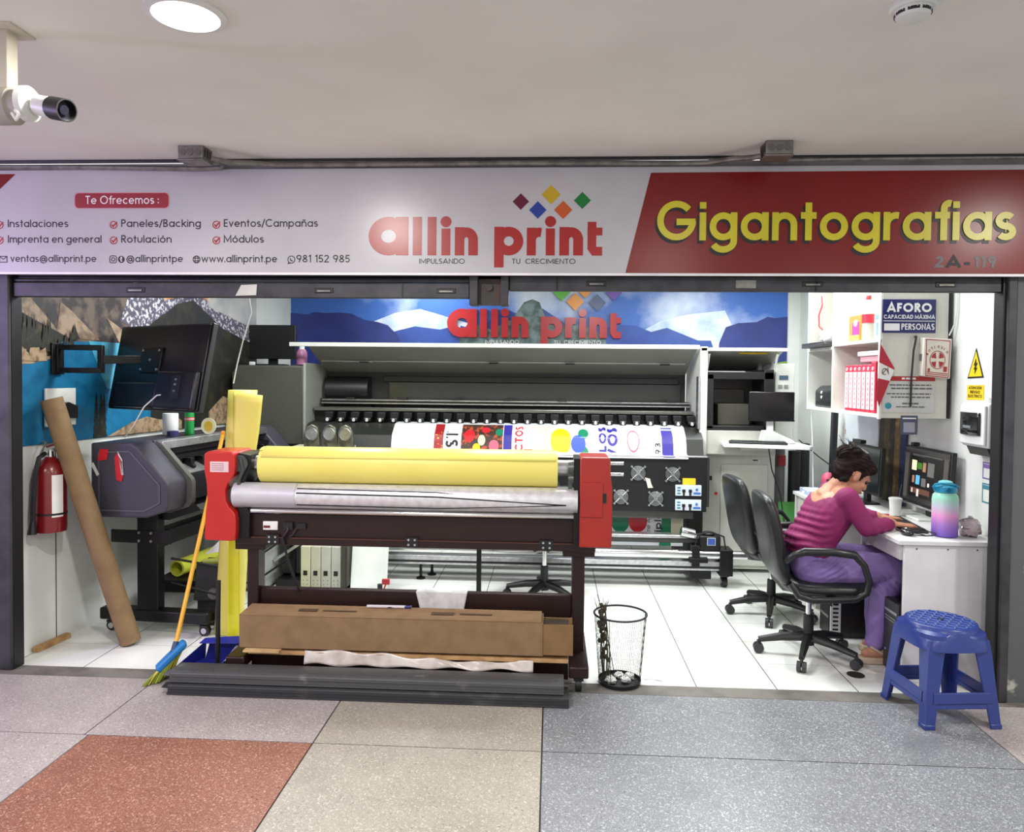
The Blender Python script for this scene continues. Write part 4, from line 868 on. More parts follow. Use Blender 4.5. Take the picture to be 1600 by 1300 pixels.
build('panel_side', B(1.215, 1.235, 5.80, 6.1, .60, .99), mat('panel_edge', (40,40,42), .4), fp)
build('lower_strip', B(-2.0, 1.12, 5.83, 5.90, .50, .56), mat('strip_grey', (78,78,76), .4, .3), t)
fanm = mat('fan_chrome', (186,188,190), .25, .9)
for (x, z) in ((.682,.859), (.95,.853), (.55,.67), (.82,.66), (.28,.859), (.02,.67)):
    q = MB()
    for r in (.054, .043, .032, .021): q.tube([(x+r*math.cos(2*pi*k/28), 5.79, z+r*math.sin(2*pi*k/28)) for k in range(29)], .0032, 6)
    for a in range(4):
        c, s = math.cos(pi/4+a*pi/2), math.sin(pi/4+a*pi/2); q.tube([(x+.015*c,5.788,z+.015*s), (x+.073*c,5.79,z+.073*s)], .0034, 6)
        q.cyl((x+.072*c,5.80,z+.072*s), (x+.072*c,5.782,z+.072*s), .009, n=10)
    q.cyl((x,5.79,z), (x,5.783,z), .016)
    fg = build('fan_grille', q, fanm, fp)
    q = MB().cyl((x,5.7995,z), (x,5.797,z), .056, n=28)
    for k in range(7):
        a = 2*pi*k/7; q.prism([(x+.014*math.cos(a),5.797,z+.014*math.sin(a)), (x+.05*math.cos(a-.1),5.797,z+.05*math.sin(a-.1)), (x+.05*math.cos(a+.55),5.792,z+.05*math.sin(a+.55)), (x+.016*math.cos(a+.6),5.794,z+.016*math.sin(a+.6))], (0,.001,0))
    build('fan_blades', q, mat('fan_blades_grey', (116,120,120), .35, .4), fg)
drv = mat('driver_white', (210,220,230), .4); bl = mat('label_blue', (60,110,190), .4)
for z0 in (.688, .574):
    d_ = build('driver_box', B(.972, 1.172, 5.782, 5.80, z0, z0+.084), drv, fp, bevel=.003)
    for z in (.02, .042, .064): build('indicator', B(.985, 1.01, 5.78, 5.783, z0+z-.006, z0+z+.004), mat('indicator_teal', (40,120,140), .4), d_)
    for x in (1.035, 1.085): build('connector', MB().box(x-.012,x+.012,5.775,5.783,z0+.028,z0+.05).cyl((x,5.779,z0+.028),(x,5.779,z0+.0),.007), black, d_)
    build('dial', MB().cyl((1.135,5.783,z0+.05), (1.135,5.777,z0+.05), .01, n=16), bl, d_)
    build('name_strip', B(1.11, 1.165, 5.7805, 5.783, z0+.012, z0+.028), bl, d_)
build('yellow_label', B(1.028, 1.128, 5.797, 5.8005, .774, .824), mat('label_yellow', (232,196,40), .4), fp)
build('paper_tag', MB().prism([(.735,5.797,.825),(.775,5.797,.815),(.785,5.794,.775),(.80,5.794,.745),(.76,5.794,.742),(.75,5.797,.78)], (0,.002,0)), mat('tag_white', (230,214,204), .6), fp)
mt = [(-1.862,.03,1.0), (-1.722,.05,1.0), (-1.598,.05,1.0)]
for (x, _, _2) in mt:
    q = MB().prism([(x-.065,5.62,1.04),(x+.065,5.62,1.04),(x+.06,5.62,1.10),(x+.055,5.62,1.16),(x+.04,5.62,1.20),(x,5.62,1.22),(x-.04,5.62,1.20),(x-.055,5.62,1.16),(x-.06,5.62,1.10)], (0,.05,0))
    fq = build('blower_housing', q, mat('blower_metal', (120,120,104), .35, .6, noise=(16,(84,84,74),.4,.65)), t, bevel=.006)
    build('blower_ring', MB().lathe((x,5.618,1.145), [(.052,0),(.052,-.012),(.044,-.014),(.042,-.004),(.012,-.004),(.011,-.010),(.003,-.010)], 28, axis='y'), fanm, fq, smooth=12)
    for k in range(3): build('vane', MB().bar((x-.05+k*.008,5.615,1.09-k*.016), (x-.02+k*.008,5.615,1.075-k*.016), .004, .006), mat('vane_dark', (60,60,52), .5), fq)
build('blower_bracket', MB().box(-2.02, -1.56, 5.64, 5.80, .99, 1.045), mat('bracket_cream', (196,194,170), .5), t, bevel=.004)
# lower body, rails and take-up
for x in (-1.85, 1.16):
    build('frame_leg', B(x-.06, x+.06, 5.95, 6.25, .08, 1.0), pr_dark, t, bevel=.006)
    build('foot', B(x-.08, x+.08, 5.7, 6.6, .06, .13), blackm, t, bevel=.006)
build('rear_body', B(-2.0, 1.2, 6.15, 6.6, .62, 1.2), pr_dark, t)
build('take_up_rail', MB().box(-1.9, 1.14, 5.70, 5.80, .335, .372), mat('rail_dark_grey', (70,70,68), .35, .4), t, bevel=.006)
build('rail_top', B(-1.9, 1.14, 5.69, 5.80, .372, .398), silver, t, bevel=.006)
build('take_up_tube', MB().cyl((-1.95,5.68,.255), (1.50,5.68,.255), .036, n=28), chrome, t)
build('lower_profile', MB().box(-1.95, 1.35, 5.66, 5.74, .165, .205).box(-1.95, 1.35, 5.66, 5.74, .135, .155), silver, t, bevel=.004)
build('profile_groove', B(-1.95, 1.35, 5.657, 5.70, .152, .168), black, t)
mo = build('take_up_motor', MB().box(1.14, 1.30, 5.66, 5.80, .29, .40).cyl((1.22,5.73,.40),(1.22,5.73,.42),.05), black, t, bevel=.01)
build('blue_label', MB().box(1.20, 1.255, 5.656, 5.661, .335, .385), mat('label_mid_blue', (60,90,170), .4), mo)
build('label_border', MB().box(1.196, 1.259, 5.6575, 5.6605, .331, .389), whitep, mo)
build('motor_cable', MB().tube([(1.16,5.65,.30),(1.10,5.63,.34),(1.12,5.63,.42),(1.22,5.66,.435),(1.32,5.66,.40),(1.34,5.66,.28),(1.30,5.66,.2)], .007), black, t)
build('motor_bracket', MB().box(1.08,1.14,5.64,5.72,.16,.33).box(1.06,1.2,5.63,5.75,.2,.235), blackm, t, bevel=.004)
build('end_bracket', MB().box(1.29, 1.39, 5.64, 5.80, .10, .30).cyl((1.40,5.68,.255),(1.56,5.68,.255),.03), blackm, t, bevel=.004)
build('round_cap', MB().cyl((1.10,5.68,.41),(1.0,5.68,.43),.04,n=20), chrome, t)
for x in (1.34, -1.85):
    c = build('caster', MB().cyl((x-.02,5.72,.045), (x+.02,5.72,.045), .043, n=24).box(x-.03,x+.03,5.68,5.76,.085,.105), black, t)
    build('wheel_hub', MB().cyl((x-.025,5.72,.045), (x+.025,5.72,.045), .02), chrome, c)
for x in (-1.02, -.95): build('levelling_foot', MB().lathe((x,5.74 if x < -1 else 5.86,0), [(.035,0),(.035,.012),(.012,.02),(.01,.14)], 20), blackm, t)
# right hand end
build('end_column', B(1.185, 1.245, 5.97, 6.6, .985, 1.86), bodyw, t, bevel=.008)
build('column_trim', MB().box(1.17, 1.185, 5.96, 6.05, 1.2, 1.62), silver, t)
build('bay_frame', MB().box(1.245, 1.30, 6.0, 6.6, 1.2, 1.64).box(1.70, 1.775, 6.0, 6.6, 1.2, 1.68).box(1.245, 1.775, 6.0, 6.6, 1.60, 1.66).box(1.245, 1.775, 6.0, 6.6, 1.19, 1.225), black, t, bevel=.004)
build('bay_panel', MB().box(1.30, 1.70, 6.36, 6.42, 1.22, 1.62), mat('bay_grey', (58,56,50), .4), t)
build('bay_inner_box', MB().box(1.36, 1.62, 6.12, 6.34, 1.225, 1.40).box(1.36,1.62,6.30,6.36,1.40,1.52), mat('bay_inner_grey', (78,75,68), .45), t, bevel=.006)
rh = build('service_hood', MB().prism([(1.235,6.52,1.67),(1.22,5.985,1.825),(1.22,5.985,1.85),(1.20,6.53,1.72)], (.62,0,0)), hoodm, t, bevel=.003)
build('hood_lip', B(1.19, 1.875, 5.97, 5.99, 1.825, 1.852), bodyw, rh, bevel=.003)
build('yellow_label', MB().prism([(1.50,5.995,1.8155),(1.72,5.995,1.8155),(1.72,6.03,1.8055),(1.50,6.03,1.8055)], (0,0,-.002)), mat('label_yellow', (232,196,40), .4), rh)
for x in (1.26, 1.80): build('gas_strut', MB().tube([(x,6.0,1.80),(x,6.05,1.72),(x-.01,6.1,1.60)], .01), whitep, rh)
build('white_deck', MB().box(1.20, 1.80, 6.0, 6.6, .99, 1.19), mat('deck_white', (188,188,178), .5), t, bevel=.01)
cb = build('ink_cabinet', B(1.235, 1.84, 6.15, 6.62, .03, .99), offwhite, t, bevel=.006)
dr = build('door', B(1.40, 1.78, 6.138, 6.15, .06, .90), mat('door_white', (212,213,203), .5), cb, bevel=.004)
build('handle', B(1.455, 1.485, 6.128, 6.139, .52, .63), black, dr, bevel=.004)
build('slot', B(1.66, 1.70, 6.147, 6.151, .93, .94), black, cb)
for x in (1.262, 1.31): build('rocker_switch', B(x, x+.02, 6.146, 6.151, .765, .80), black, cb)
build('red_sticker', MB().cyl((1.365,6.149,.655), (1.365,6.147,.655), .014, n=14), mat('sticker_red', (220,70,80), .5), cb)
ct = build('control_tower', MB().prism([(1.80,6.05,1.10),(1.955,6.05,1.10),(1.955,6.05,1.73),(1.80,6.05,1.73)], (0,.40,0)), bodyw, t, bevel=.01)
build('small_display', B(1.83, 1.90, 6.044, 6.051, 1.60, 1.635), mat('display_blue', (70,90,110), .3), ct)
for x in (1.84, 1.885): build('button', B(x-.016, x+.016, 6.043, 6.051, 1.53, 1.56), mat('button_grey', (130,134,132), .5), ct)

# printed vinyl hanging over the front
pm = [mat('print_white', (228,230,236), .35), mat('print_purple_blue', (52,44,140), .35), mat('print_red', (196,34,44), .35), mat('print_yellow', (226,210,20), .35), mat('print_green', (24,120,84), .35), mat('print_royal', (44,76,170), .35),
      mat('print_photo', (60,44,36), .35, noise=(26,(170,70,44),.52,.6)), mat('print_black', (26,24,34), .35), mat('print_red_dark', (150,30,36), .35, noise=(30,(220,190,60),.6,.68)), mat('print_beige', (206,202,172), .4), mat('print_pink', (226,96,120), .35)]
def surf(u, v, d):      # v runs down the curved front of the platen
    prof = [(6.10,1.216),(6.02,1.209),(5.895,1.124),(5.852,1.0),(5.785,.990),(5.782,.975)]
    L = [0]
    for a, b_ in zip(prof, prof[1:]): L.append(L[-1]+math.hypot(b_[0]-a[0], b_[1]-a[1]))
    s = v*L[-1]
    for k in range(len(L)-1):
        if s <= L[k+1]+1e-9 or k == len(L)-2:
            f = (s-L[k])/(L[k+1]-L[k]); dy, dz = prof[k+1][0]-prof[k][0], prof[k+1][1]-prof[k][1]; n = math.hypot(dy, dz)
            return (u, prof[k][0]+dy*f+dz/n*(d+.003), prof[k][1]+dz*f-dy/n*(d+.003))
m = MB()
def sband(k, u0, u1, v0, v1, d=.001):
    m.m = k; vs = sorted(set([v0, v1]+[x for x in (.2,.35,.5,.62,.74,.8,.9,.985) if v0 < x < v1])); rows = [[surf(u0,v,d), surf(u1,v,d)] for v in vs]
    for a, b_ in zip(rows, rows[1:]): m.poly([a[0], a[1], b_[1], b_[0]])
def sfn(d0): return lambda a, b, d: surf(a, b, d0)
sband(0, -1.29, 1.066, 0, 1, 0)
sband(8, -.945,-.87,.2,.95,.001); sband(6, -.725,-.39,.2,.95,.001); sband(1, -.385,-.317,.2,.98,.001); sband(9, -.134,-.009,.2,.98,.001); sband(1, .875,.964,.3,.98,.001); sband(2,-.22,-.15,.75,.95,.0012); sband(1,.875,.964,.22,.26,.001)
def blob(k, u, v, ru, rv, d=.0016):
    m.m = k; n_ = 22
    for i in range(n_):
        a0, a1 = pi*i/n_, pi*(i+1)/n_; v0_, v1_ = v-rv*math.cos(a0), v-rv*math.cos(a1)
        if v1_ > .995 or v0_ < 0: continue
        m.poly([surf(u-ru*math.sin(a0), v0_, d), surf(u+ru*math.sin(a0)+1e-5, v0_, d), surf(u+ru*math.sin(a1)+1e-5, v1_, d), surf(u-ru*math.sin(a1), v1_, d)])
blob(3,.075,.58,.082,.30); blob(4,.255,.42,.042,.13); blob(4,.255,.82,.042,.14,.0014); blob(5,.215,.64,.058,.17,.0019); blob(2,-.66,.5,.045,.14); blob(10,-.46,.7,.04,.11); blob(3,-.60,.74,.03,.08); blob(4,-.42,.42,.03,.1); blob(2,-.53,.36,.035,.08,.0018); blob(9,-.56,.6,.03,.1,.0019)
for i in range(24):
    a0, a1 = 2*pi*i/24, 2*pi*(i+1)/24; m.m = 10
    m.poly([surf(.65+.05*math.cos(a)*r, .55+.24*math.sin(a)*r, .0012) for a, r in ((a0,1),(a1,1),(a1,.84),(a0,.84))])
def vtext(k, s, u, ua, v0, v1, h_, w_):       # words running up the sheet
    m.m = k; text(m, s, 0, (v1-v0)*.445, 0, h_, w_, lambda a, b, d: surf(u-b, v1-a/.445, .0016+d), 0)
vtext(7, 'AST', -.75, 0, .42, .98, .07, .26); vtext(2, 'CTOS', -.228, 0, .24, .80, .045, .28); vtext(1, 'ULOS', .436, 0, .22, .98, .04, .32); vtext(1, 'VOS', .525, 0, .24, .92, .055, .34); vtext(9, 'Deportivo', .795, 0, .3, .98, .022, .14); vtext(7, '093', .862, 0, .6, .95, .028, .22)
setp(build('printed_vinyl', m, pm, smooth=50, fix=False), 'white printed advertising vinyl sheet coming out over the front of the wide printer', 'printed sheet')
m = MB()
def lp(k, pts, d): m.m = k; m.poly([(x, 5.93-d, z) for x, z in pts])
m.m = 0; m.box(-1.25, 1.06, 5.93, 5.934, .26, .58)
lp(1, [(.36,.56),(.42,.42),(.5,.36),(.36,.26)], .001)
lp(4, [(.56+.075*math.cos(2*pi*i/24), .455+.095*math.sin(2*pi*i/24)) for i in range(24)], .001); lp(2, [(.70+.075*math.cos(2*pi*i/24), .455+.09*math.sin(2*pi*i/24)) for i in range(24)], .0016)
lp(4, [(.90,.58),(.965,.58),(.965,.26),(.87,.26)], .001); lp(9, [(.97,.54),(1.05,.54),(1.05,.3),(.97,.3)], .001)
m.m = 7; text(m, 'diplo', .31, .53, 0, .038, .24, lambda a, b, d: (.885-b, 5.9275-d, a), 0); text(m, 'me Acce', .36, .56, 0, .025, .14, lambda a, b, d: (.80-b, 5.9275-d, a), 0)
setp(build('printed_vinyl', m, pm, smooth=0, fix=False), 'lower hanging end of a printed vinyl with green and red balls below the fan panel', 'printed sheet')
# on and beside the printer
t = thing('black_monitor', 'black box screen standing on the left housing of the wide printer', 'screen', (-2.48, 6.4, 1.68))
build('screen_shell', MB().box(-2.70, -2.26, 6.38, 6.43, 1.74, 2.04), black, t, bevel=.006); build('stand_base', B(-2.6,-2.36,6.32,6.5,1.681,1.695), black, t, bevel=.004); build('stand_neck', B(-2.52,-2.44,6.42,6.45,1.69,1.78), black, t)
setp(build('small_white_adapter', B(-2.56,-2.52,6.10,6.14,1.681,1.71), whitep, bevel=.004), 'tiny white adapter lying on the left printer housing', 'adapter')
t = thing('pink_bottle', 'pink squat bottle with white cap on the left printer housing beside the hood', 'bottle', (-2.14, 6.2, 1.68))
build('bottle_body', MB().lathe((-2.14,6.2,0), [(.03,1.681),(.045,1.69),(.045,1.79),(.03,1.82)], 24), mat('bottle_pink', (176,112,150), .4), t)
build('cap', MB().lathe((-2.14,6.2,0), [(.022,1.82),(.022,1.86),(.018,1.865)], 20), whitep, t)
# small monitor, tray and keyboard at the right hand end
t = thing('operator_monitor', 'small black monitor on a white stand at the right end of the wide printer', 'monitor', (1.72, 5.87, 1.10))
build('screen', MB().box(1.54, 1.89, 5.84, 5.87, 1.275, 1.505), mat('screen_black', (14,15,17), .2), t, bevel=.006); build('bezel_edge', B(1.54,1.89,5.836,5.84,1.275,1.287), blackm, t)
build('neck', B(1.69, 1.74, 5.87, 5.90, 1.12, 1.32), whitep, t, bevel=.004); build('stand', MB().prism([(1.64,5.82,1.103),(1.90,5.82,1.103),(1.88,5.82,1.13),(1.72,5.82,1.20),(1.66,5.82,1.2)], (0,.12,0)), whitep, t, bevel=.006)
t = thing('keyboard_tray', 'white shelf tray on a bracket holding the black keyboard below the small monitor', 'tray', (1.64, 5.8, 1.06))
build('shelf', MB().prism([(1.33,5.76,1.075),(1.93,5.60,1.075),(1.97,5.66,1.075),(1.97,6.0,1.075),(1.36,6.0,1.075)], (0,0,.026)), whitep, t, bevel=.004)
build('bracket', MB().box(1.5,1.75,5.9,6.0,1.04,1.075), offwhite, t)
def keyboard(name, label, c, rz, w_, d_, m_):
    k = thing(name, label, 'keyboard', c, rz)
    build('base', B(-w_/2, w_/2, -d_/2, d_/2, 0, .016), m_, k, local=True, bevel=.004)
    q = MB(); nx = 15
    for i in range(nx):
        for j in range(5):
            x = -w_/2+.012+i*(w_-.024)/nx; y = -d_/2+.012+j*(d_-.024)/5
            q.box(x+.001, x+(w_-.024)/nx-.002, y+.001, y+(d_-.024)/5-.002, .016, .022)
    build('keys', q, mat('key_caps', (40,42,46), .4, noise=(40,(110,112,118),.66,.7)), k, local=True)
    return k
keyboard('keyboard', 'black keyboard on the white tray at the right end of the printer', (1.60, 5.80, 1.102), math.radians(-12), .43, .13, black)
# below and behind the laminator
t = thing('ink_supply_rack', 'row of four upright cream ink supply boxes seen under the laminator', 'ink boxes', (-1.67, 5.36, 0))
cm = [mat('cream_box_%d' % i, c, .5) for i, c in enumerate(((206,202,170), (196,194,172), (190,190,178), (186,187,178)))]
for k in range(4):
    x = -1.835+k*.076
    b_ = build('ink_box', B(x, x+.072, 5.30, 5.55, .03, .34), cm[k], t, bevel=.004)
    build('black_window', B(x+.02, x+.05, 5.297, 5.301, .125, .16), black, b_)
    for (dx, z) in ((.02,.09),(.05,.09),(.02,.06),(.05,.06)): build('screw', MB().cyl((x+dx,5.3,z),(x+dx,5.297,z),.004,n=8), steel, b_)
build('end_frame', MB().box(-1.53,-1.50,5.29,5.56,.0,.36).box(-1.50,-1.485,5.30,5.56,.05,.34), mat('rack_dark', (60,58,50), .5), t); build('base', B(-1.84,-1.50,5.29,5.56,0,.03), offwhite, t)
setp(build('white_board', MB().prism([(-1.47,5.32,.006),(-1.20,5.32,.006),(-1.20,5.42,.52),(-1.47,5.42,.52)], (0,.012,0)), mat('board_white', (226,232,226), .5)), 'plain white board leaning beside the cream ink boxes under the laminator', 'board')
t = thing('white_cabinet', 'grey-white side cabinet seen left of the ink boxes under the laminator', 'cabinet', (-2.17, 5.35, 0))
build('cabinet_body', B(-2.26, -2.09, 5.28, 5.7, .02, .62), mat('cabinet_grey', (166,168,164), .5), t, bevel=.004); build('black_knob', MB().cyl((-2.215,5.28,.235),(-2.215,5.27,.235),.012), black, t)
for x in (-2.23,-2.12): build('foot', MB().cyl((x,5.4,0),(x,5.4,.02),.015), black, t)
t = thing('folding_stand', 'dark folding frame standing between the side cabinet and the cream boxes', 'stand', (-1.95, 5.5, 0))
build('base_tray', B(-2.06,-1.86,5.4,5.6,.0,.06), black, t); build('silver_arm', MB().bar((-2.08,5.42,.2),(-1.9,5.45,.32),.02,.02), silver, t); build('dark_box', B(-2.06,-1.86,5.5,5.62,.08,.5), pr_dark, t, bevel=.004); build('support_post', B(-1.98,-1.94,5.48,5.52,.05,.3), blackm, t)
t = thing('spray_bottle', 'pink spray bottle with red trigger on the floor behind the laminator bar', 'bottle', (-1.13, 4.86, 0))
build('bottle', MB().lathe((-1.14,4.86,0), [(.035,.002),(.042,.01),(.042,.11),(.018,.15),(.016,.165)], 24), mat('bottle_rose', (176,120,124), .3), t)
build('neck_cap', MB().cyl((-1.14,4.86,.165),(-1.14,4.86,.20),.017), black, t); build('trigger_head', MB().box(-1.125,-1.075,4.85,4.87,.20,.235).bar((-1.10,4.86,.2),(-1.115,4.86,.16),.012,.01), mat('trigger_red', (186,50,60), .4), t)
t = thing('pole_stand', 'slim black pole on a castered foot behind the laminator', 'stand', (-.49, 5.0, 0))
build('pole', B(-.503,-.470,4.99,5.01,.05,.62), blackm, t, bevel=.003); build('foot', MB().box(-.60,-.40,4.96,5.04,.035,.06).cyl((-.42,4.99,.03),(-.42,5.02,.03),.03).cyl((-.58,4.99,.03),(-.58,5.02,.03),.03), black, t, bevel=.003)
setp(build('power_strip', B(-1.84,-1.62,4.95,5.03,.0,.05), mat('strip_dark', (46,50,58), .4), bevel=.012), 'dark power strip lying on the floor before the cream ink boxes', 'power strip')
# left lower corner behind the plotter foot
setp(build('vinyl_offcut_roll', MB().pipe((-2.50,4.78,.295),(-2.42,5.3,.295),.055,.014,28), mat('yellow_core', (214,220,70), .4)), 'yellow-rimmed small roll resting behind the plotter leg', 'roll')
setp(build('black_crate', MB().box(-2.62,-2.30,4.70,5.35,.155,.235), blackm, bevel=.006), 'low black crate on the plotter stand under the yellow-rimmed roll', 'crate')
t = thing('tool_bag', 'dark open bag with papers and green tape on the floor right of the plotter leg', 'bag', (-2.14, 4.6, 0))
build('bag_body', MB().prism([(-2.26,4.52,.16),(-2.03,4.52,.16),(-2.02,4.52,.38),(-2.24,4.52,.40)], (0,.18,0)), mat('bag_dark', (40,42,40), .6), t, bevel=.01)
build('green_tape', MB().pipe((-2.18,4.50,.42),(-2.06,4.50,.425),.018,.005,16), mat('tape_lime', (150,160,60), .4), t)
build('folded_paper', MB().prism([(-2.20,4.55,.45),(-2.07,4.55,.48),(-2.04,4.58,.62),(-2.12,4.58,.53)], (0,.003,0)), whitep, t)
build('silver_motor', MB().cyl((-2.12,4.50,.215),(-2.12,4.52,.215),.035).cyl((-2.12,4.495,.215),(-2.12,4.5,.215),.02), steel, t)
build('bag_foot', B(-2.24,-2.04,4.54,4.68,0,.16), black, t)
# ------------------------------------------------------------------ right wall: shelves, signs, boxes
shelfw = mat('melamine_white', (226,226,218), .4)
t = thing('wall_shelf_unit', 'white open shelf unit high on the right wall, its end panel full of notices', 'shelf', (2.15, 5.1, 1.378))
build('end_panel', B(1.955, 2.335, 4.49, 4.51, 1.378, 2.6), mat('panel_grey_white', (206,204,194), .45), t, bevel=.002)
build('panel_edge', B(1.943, 1.957, 4.488, 4.512, 1.372, 2.6), shelfw, t)
build('divider', B(1.945, 2.35, 5.22, 5.245, 1.378, 2.6), shelfw, t)
build('far_panel', B(1.96, 2.35, 5.76, 5.78, 1.378, 2.6), shelfw, t)
build('back_board', B(2.335, 2.355, 4.51, 5.78, 1.378, 2.6), shelfw, t)
for (z) in (1.378, 1.832): build('shelf_board', B(1.945, 2.335, 4.51, 5.22, z, z+.022), shelfw, t, bevel=.002)
for (z) in (1.378, 1.815): build('shelf_board', B(1.96, 2.335, 5.245, 5.76, z, z+.022), shelfw, t, bevel=.002)
# binders
bw = mat('binder_white', (232,228,230), .45); bp_ = mat('binder_pink_red', (206,44,74), .4)
for k in range(7):
    y = 4.60+k*.066; bx = 1.965
    lab = ['white and red lever binder nearest the end panel on the lower shelf', 'white and red lever binder, second from the end panel', 'white and red lever binder, third from the end panel', 'white and red lever binder in the middle of the row', 'white and red lever binder, third from the shelf divider', 'white and red lever binder, second from the shelf divider', 'white and red lever binder nearest the divider on the lower shelf'][k]
    b_ = thing('binder', lab, 'binder', (bx+.13, y+.03, 1.40), group='binders on the lower shelf')
    build('cover', B(bx, bx+.27, y, y+.060, 1.401, 1.70 if k else 1.715), bp_, b_, bevel=.004)
    build('spine_label', B(bx-.003, bx+.001, y+.006, y+.054, 1.42, 1.655), bw, b_)
    build('finger_ring', MB().pipe((bx-.004,y+.03,1.675),(bx+.001,y+.03,1.675),.011,.004,16), bw, b_)
    q = MB()
    for j in range(6): q.box(bx-.0045, bx-.003, y+.022, y+.034, 1.44+j*.033, 1.458+j*.033)
    build('spine_text', q, mat('spine_pink_text', (212,130,150), .5), b_)
t = thing('white_tray', 'white lidded box lying on top of the binders on the lower shelf', 'box', (2.1, 4.72, 1.715))
build('tray_body', B(1.98, 2.2, 4.60, 4.86, 1.717, 1.755), mat('lid_pink', (216,160,170), .4), t, bevel=.004); build('tray_lid', B(1.97, 2.21, 4.58, 4.88, 1.755, 1.785), whitep, t, bevel=.004)
# upper shelf
t = thing('drink_bottle', 'clear plastic drink bottle with red cap and label on the upper shelf', 'bottle', (2.0, 4.80, 1.855))
c = (2.0, 4.80, 0); clear = mat('clear_plastic', (214,224,222), .12, trans=.6)
build('bottle_body', MB().lathe(c, [(.03,1.856),(.036,1.862),(.036,1.94),(.034,1.95),(.036,1.96),(.036,2.02),(.028,2.07),(.013,2.105),(.013,2.12)], 28), clear, t)
build('label_band', MB().lathe(c, [(.0368,1.965),(.0368,2.02)], 28, cap=False), mat('label_drink_red', (196,36,60), .4), t)
build('cap', MB().lathe(c, [(.016,2.115),(.016,2.137),(.014,2.14)], 20), mat('cap_red', (150,24,34), .4), t)
t = thing('snack_box', 'orange, pink and yellow carton standing behind the drink bottle on the upper shelf', 'carton', (2.04, 5.01, 1.855))
build('carton', B(2.0, 2.08, 4.93, 5.10, 1.855, 2.03), mat('carton_orange', (206,140,60), .45), t, bevel=.002)
build('pink_print', B(1.997, 2.0005, 4.935, 5.04, 1.90, 1.985), mat('carton_pink', (214,60,150), .45), t); build('white_print', MB().sph((1.999,4.99,1.975), .003, .04, .025, 16, 8), whitep, t); build('yellow_print', B(1.997, 2.0005, 4.935, 5.08, 1.86, 1.90), mat('carton_yellow', (232,214,90), .45), t)
t = thing('milk_carton', 'white and blue carton half hidden behind the end panel on the upper shelf', 'carton', (2.05, 4.58, 1.855))
build('carton', B(2.005, 2.09, 4.62, 4.71, 1.855, 2.03), whitep, t, bevel=.003); build('blue_print', MB().box(2.002,2.0055,4.625,4.70,1.98,2.01).box(2.002,2.0055,4.66,4.69,1.88,1.96), mat('carton_blue', (120,150,196), .45), t)
# far bay
t = thing('label_printer', 'black desktop label printer on the lower board of the far shelf bay', 'printer', (2.1, 5.5, 1.40))
build('body', MB().prism([(1.99,5.29,1.401),(1.99,5.29,1.52),(2.03,5.29,1.56),(2.30,5.29,1.56),(2.30,5.29,1.401)], (0,.40,0)), mat('device_dark', (34,36,40), .4), t, bevel=.012, seg=3)
build('led_button', MB().cyl((1.992,5.55,1.51),(1.985,5.55,1.51),.011).cyl((1.992,5.55,1.475),(1.985,5.55,1.475),.011), whitep, t); build('paper_slot', B(1.986,1.992,5.35,5.66,1.43,1.445), black, t)
setp(build('paper_tray', MB().box(1.90,2.25,5.30,5.74,1.838,1.862).box(1.90,1.912,5.30,5.74,1.862,1.875), mat('tray_black_white', (52,50,50), .4), bevel=.003), 'dark flat tray on the upper board of the far shelf bay', 'tray')
rb = random.Random(5)
q = MB().sph((2.06,5.50,1.93), .09, .16, .075, 18, 12); q.v = [(x+rb.uniform(-.012,.012), y+rb.uniform(-.012,.012), max(1.864, z+rb.uniform(-.012,.012))) for x, y, z in q.v]
setp(build('plastic_bag', q, mat('bag_white_red', (226,220,220), .35, noise=(7,(206,90,100),.58,.64)), smooth=50), 'crumpled white and red plastic bag on the dark tray in the far shelf bay', 'bag')
setp(build('red_ribbon', MB().tube([(1.99,5.60,2.22),(1.98,5.55,2.15),(1.975,5.60,2.08),(1.99,5.63,2.0),(2.02,5.6,1.96)], .006), mat('ribbon_pink', (226,90,90), .4)), 'thin pink-red ribbon dangling in the far upper shelf bay', 'ribbon')
# pennant flag on the corner of the end panel
t = thing('pennant_flag', 'red, white and red diamond flag hanging at the edge of the end panel', 'flag', (1.98, 4.47, 1.53))
fl = [(1.935,4.47,1.815),(2.02,4.475,1.68),(1.995,4.475,1.62),(1.935,4.475,1.46),(1.925,4.47,1.53),(1.925,4.47,1.66)]
q = MB(); q.prism([(1.94,4.478,1.82),(2.025,4.480,1.675),(2.025,4.480,1.665),(1.935,4.478,1.71)], (0,.002,0)); q.prism([(1.925,4.478,1.50),(1.94,4.478,1.445),(2.0,4.480,1.60),(1.93,4.478,1.615)], (0,.002,0))
build('red_bands', q, mat('flag_red', (176,26,50), .5), t); build('white_band', MB().prism([(1.935,4.4785,1.71),(2.025,4.4805,1.665),(2.0,4.4805,1.60),(1.93,4.4785,1.615)], (0,.002,0)), whitep, t)
q = MB(); ff = front(4.4775)
ribbon(q, arc(1.968,1.655,.014,.018,30,300), .005, ff, .0005); ribbon(q, [(1.955,1.64),(1.975,1.67),(1.99,1.65)], .005, ff, .0005); ribbon(q, [(1.985,1.68),(1.99,1.64)], .004, ff, .0005)
build('emblem', q, mat('emblem_red_brown', (120,60,60), .5), t); build('hanging_loop', MB().tube([(1.94,4.479,1.815),(1.945,4.482,1.835),(1.95,4.487,1.845)], .002), black, t)
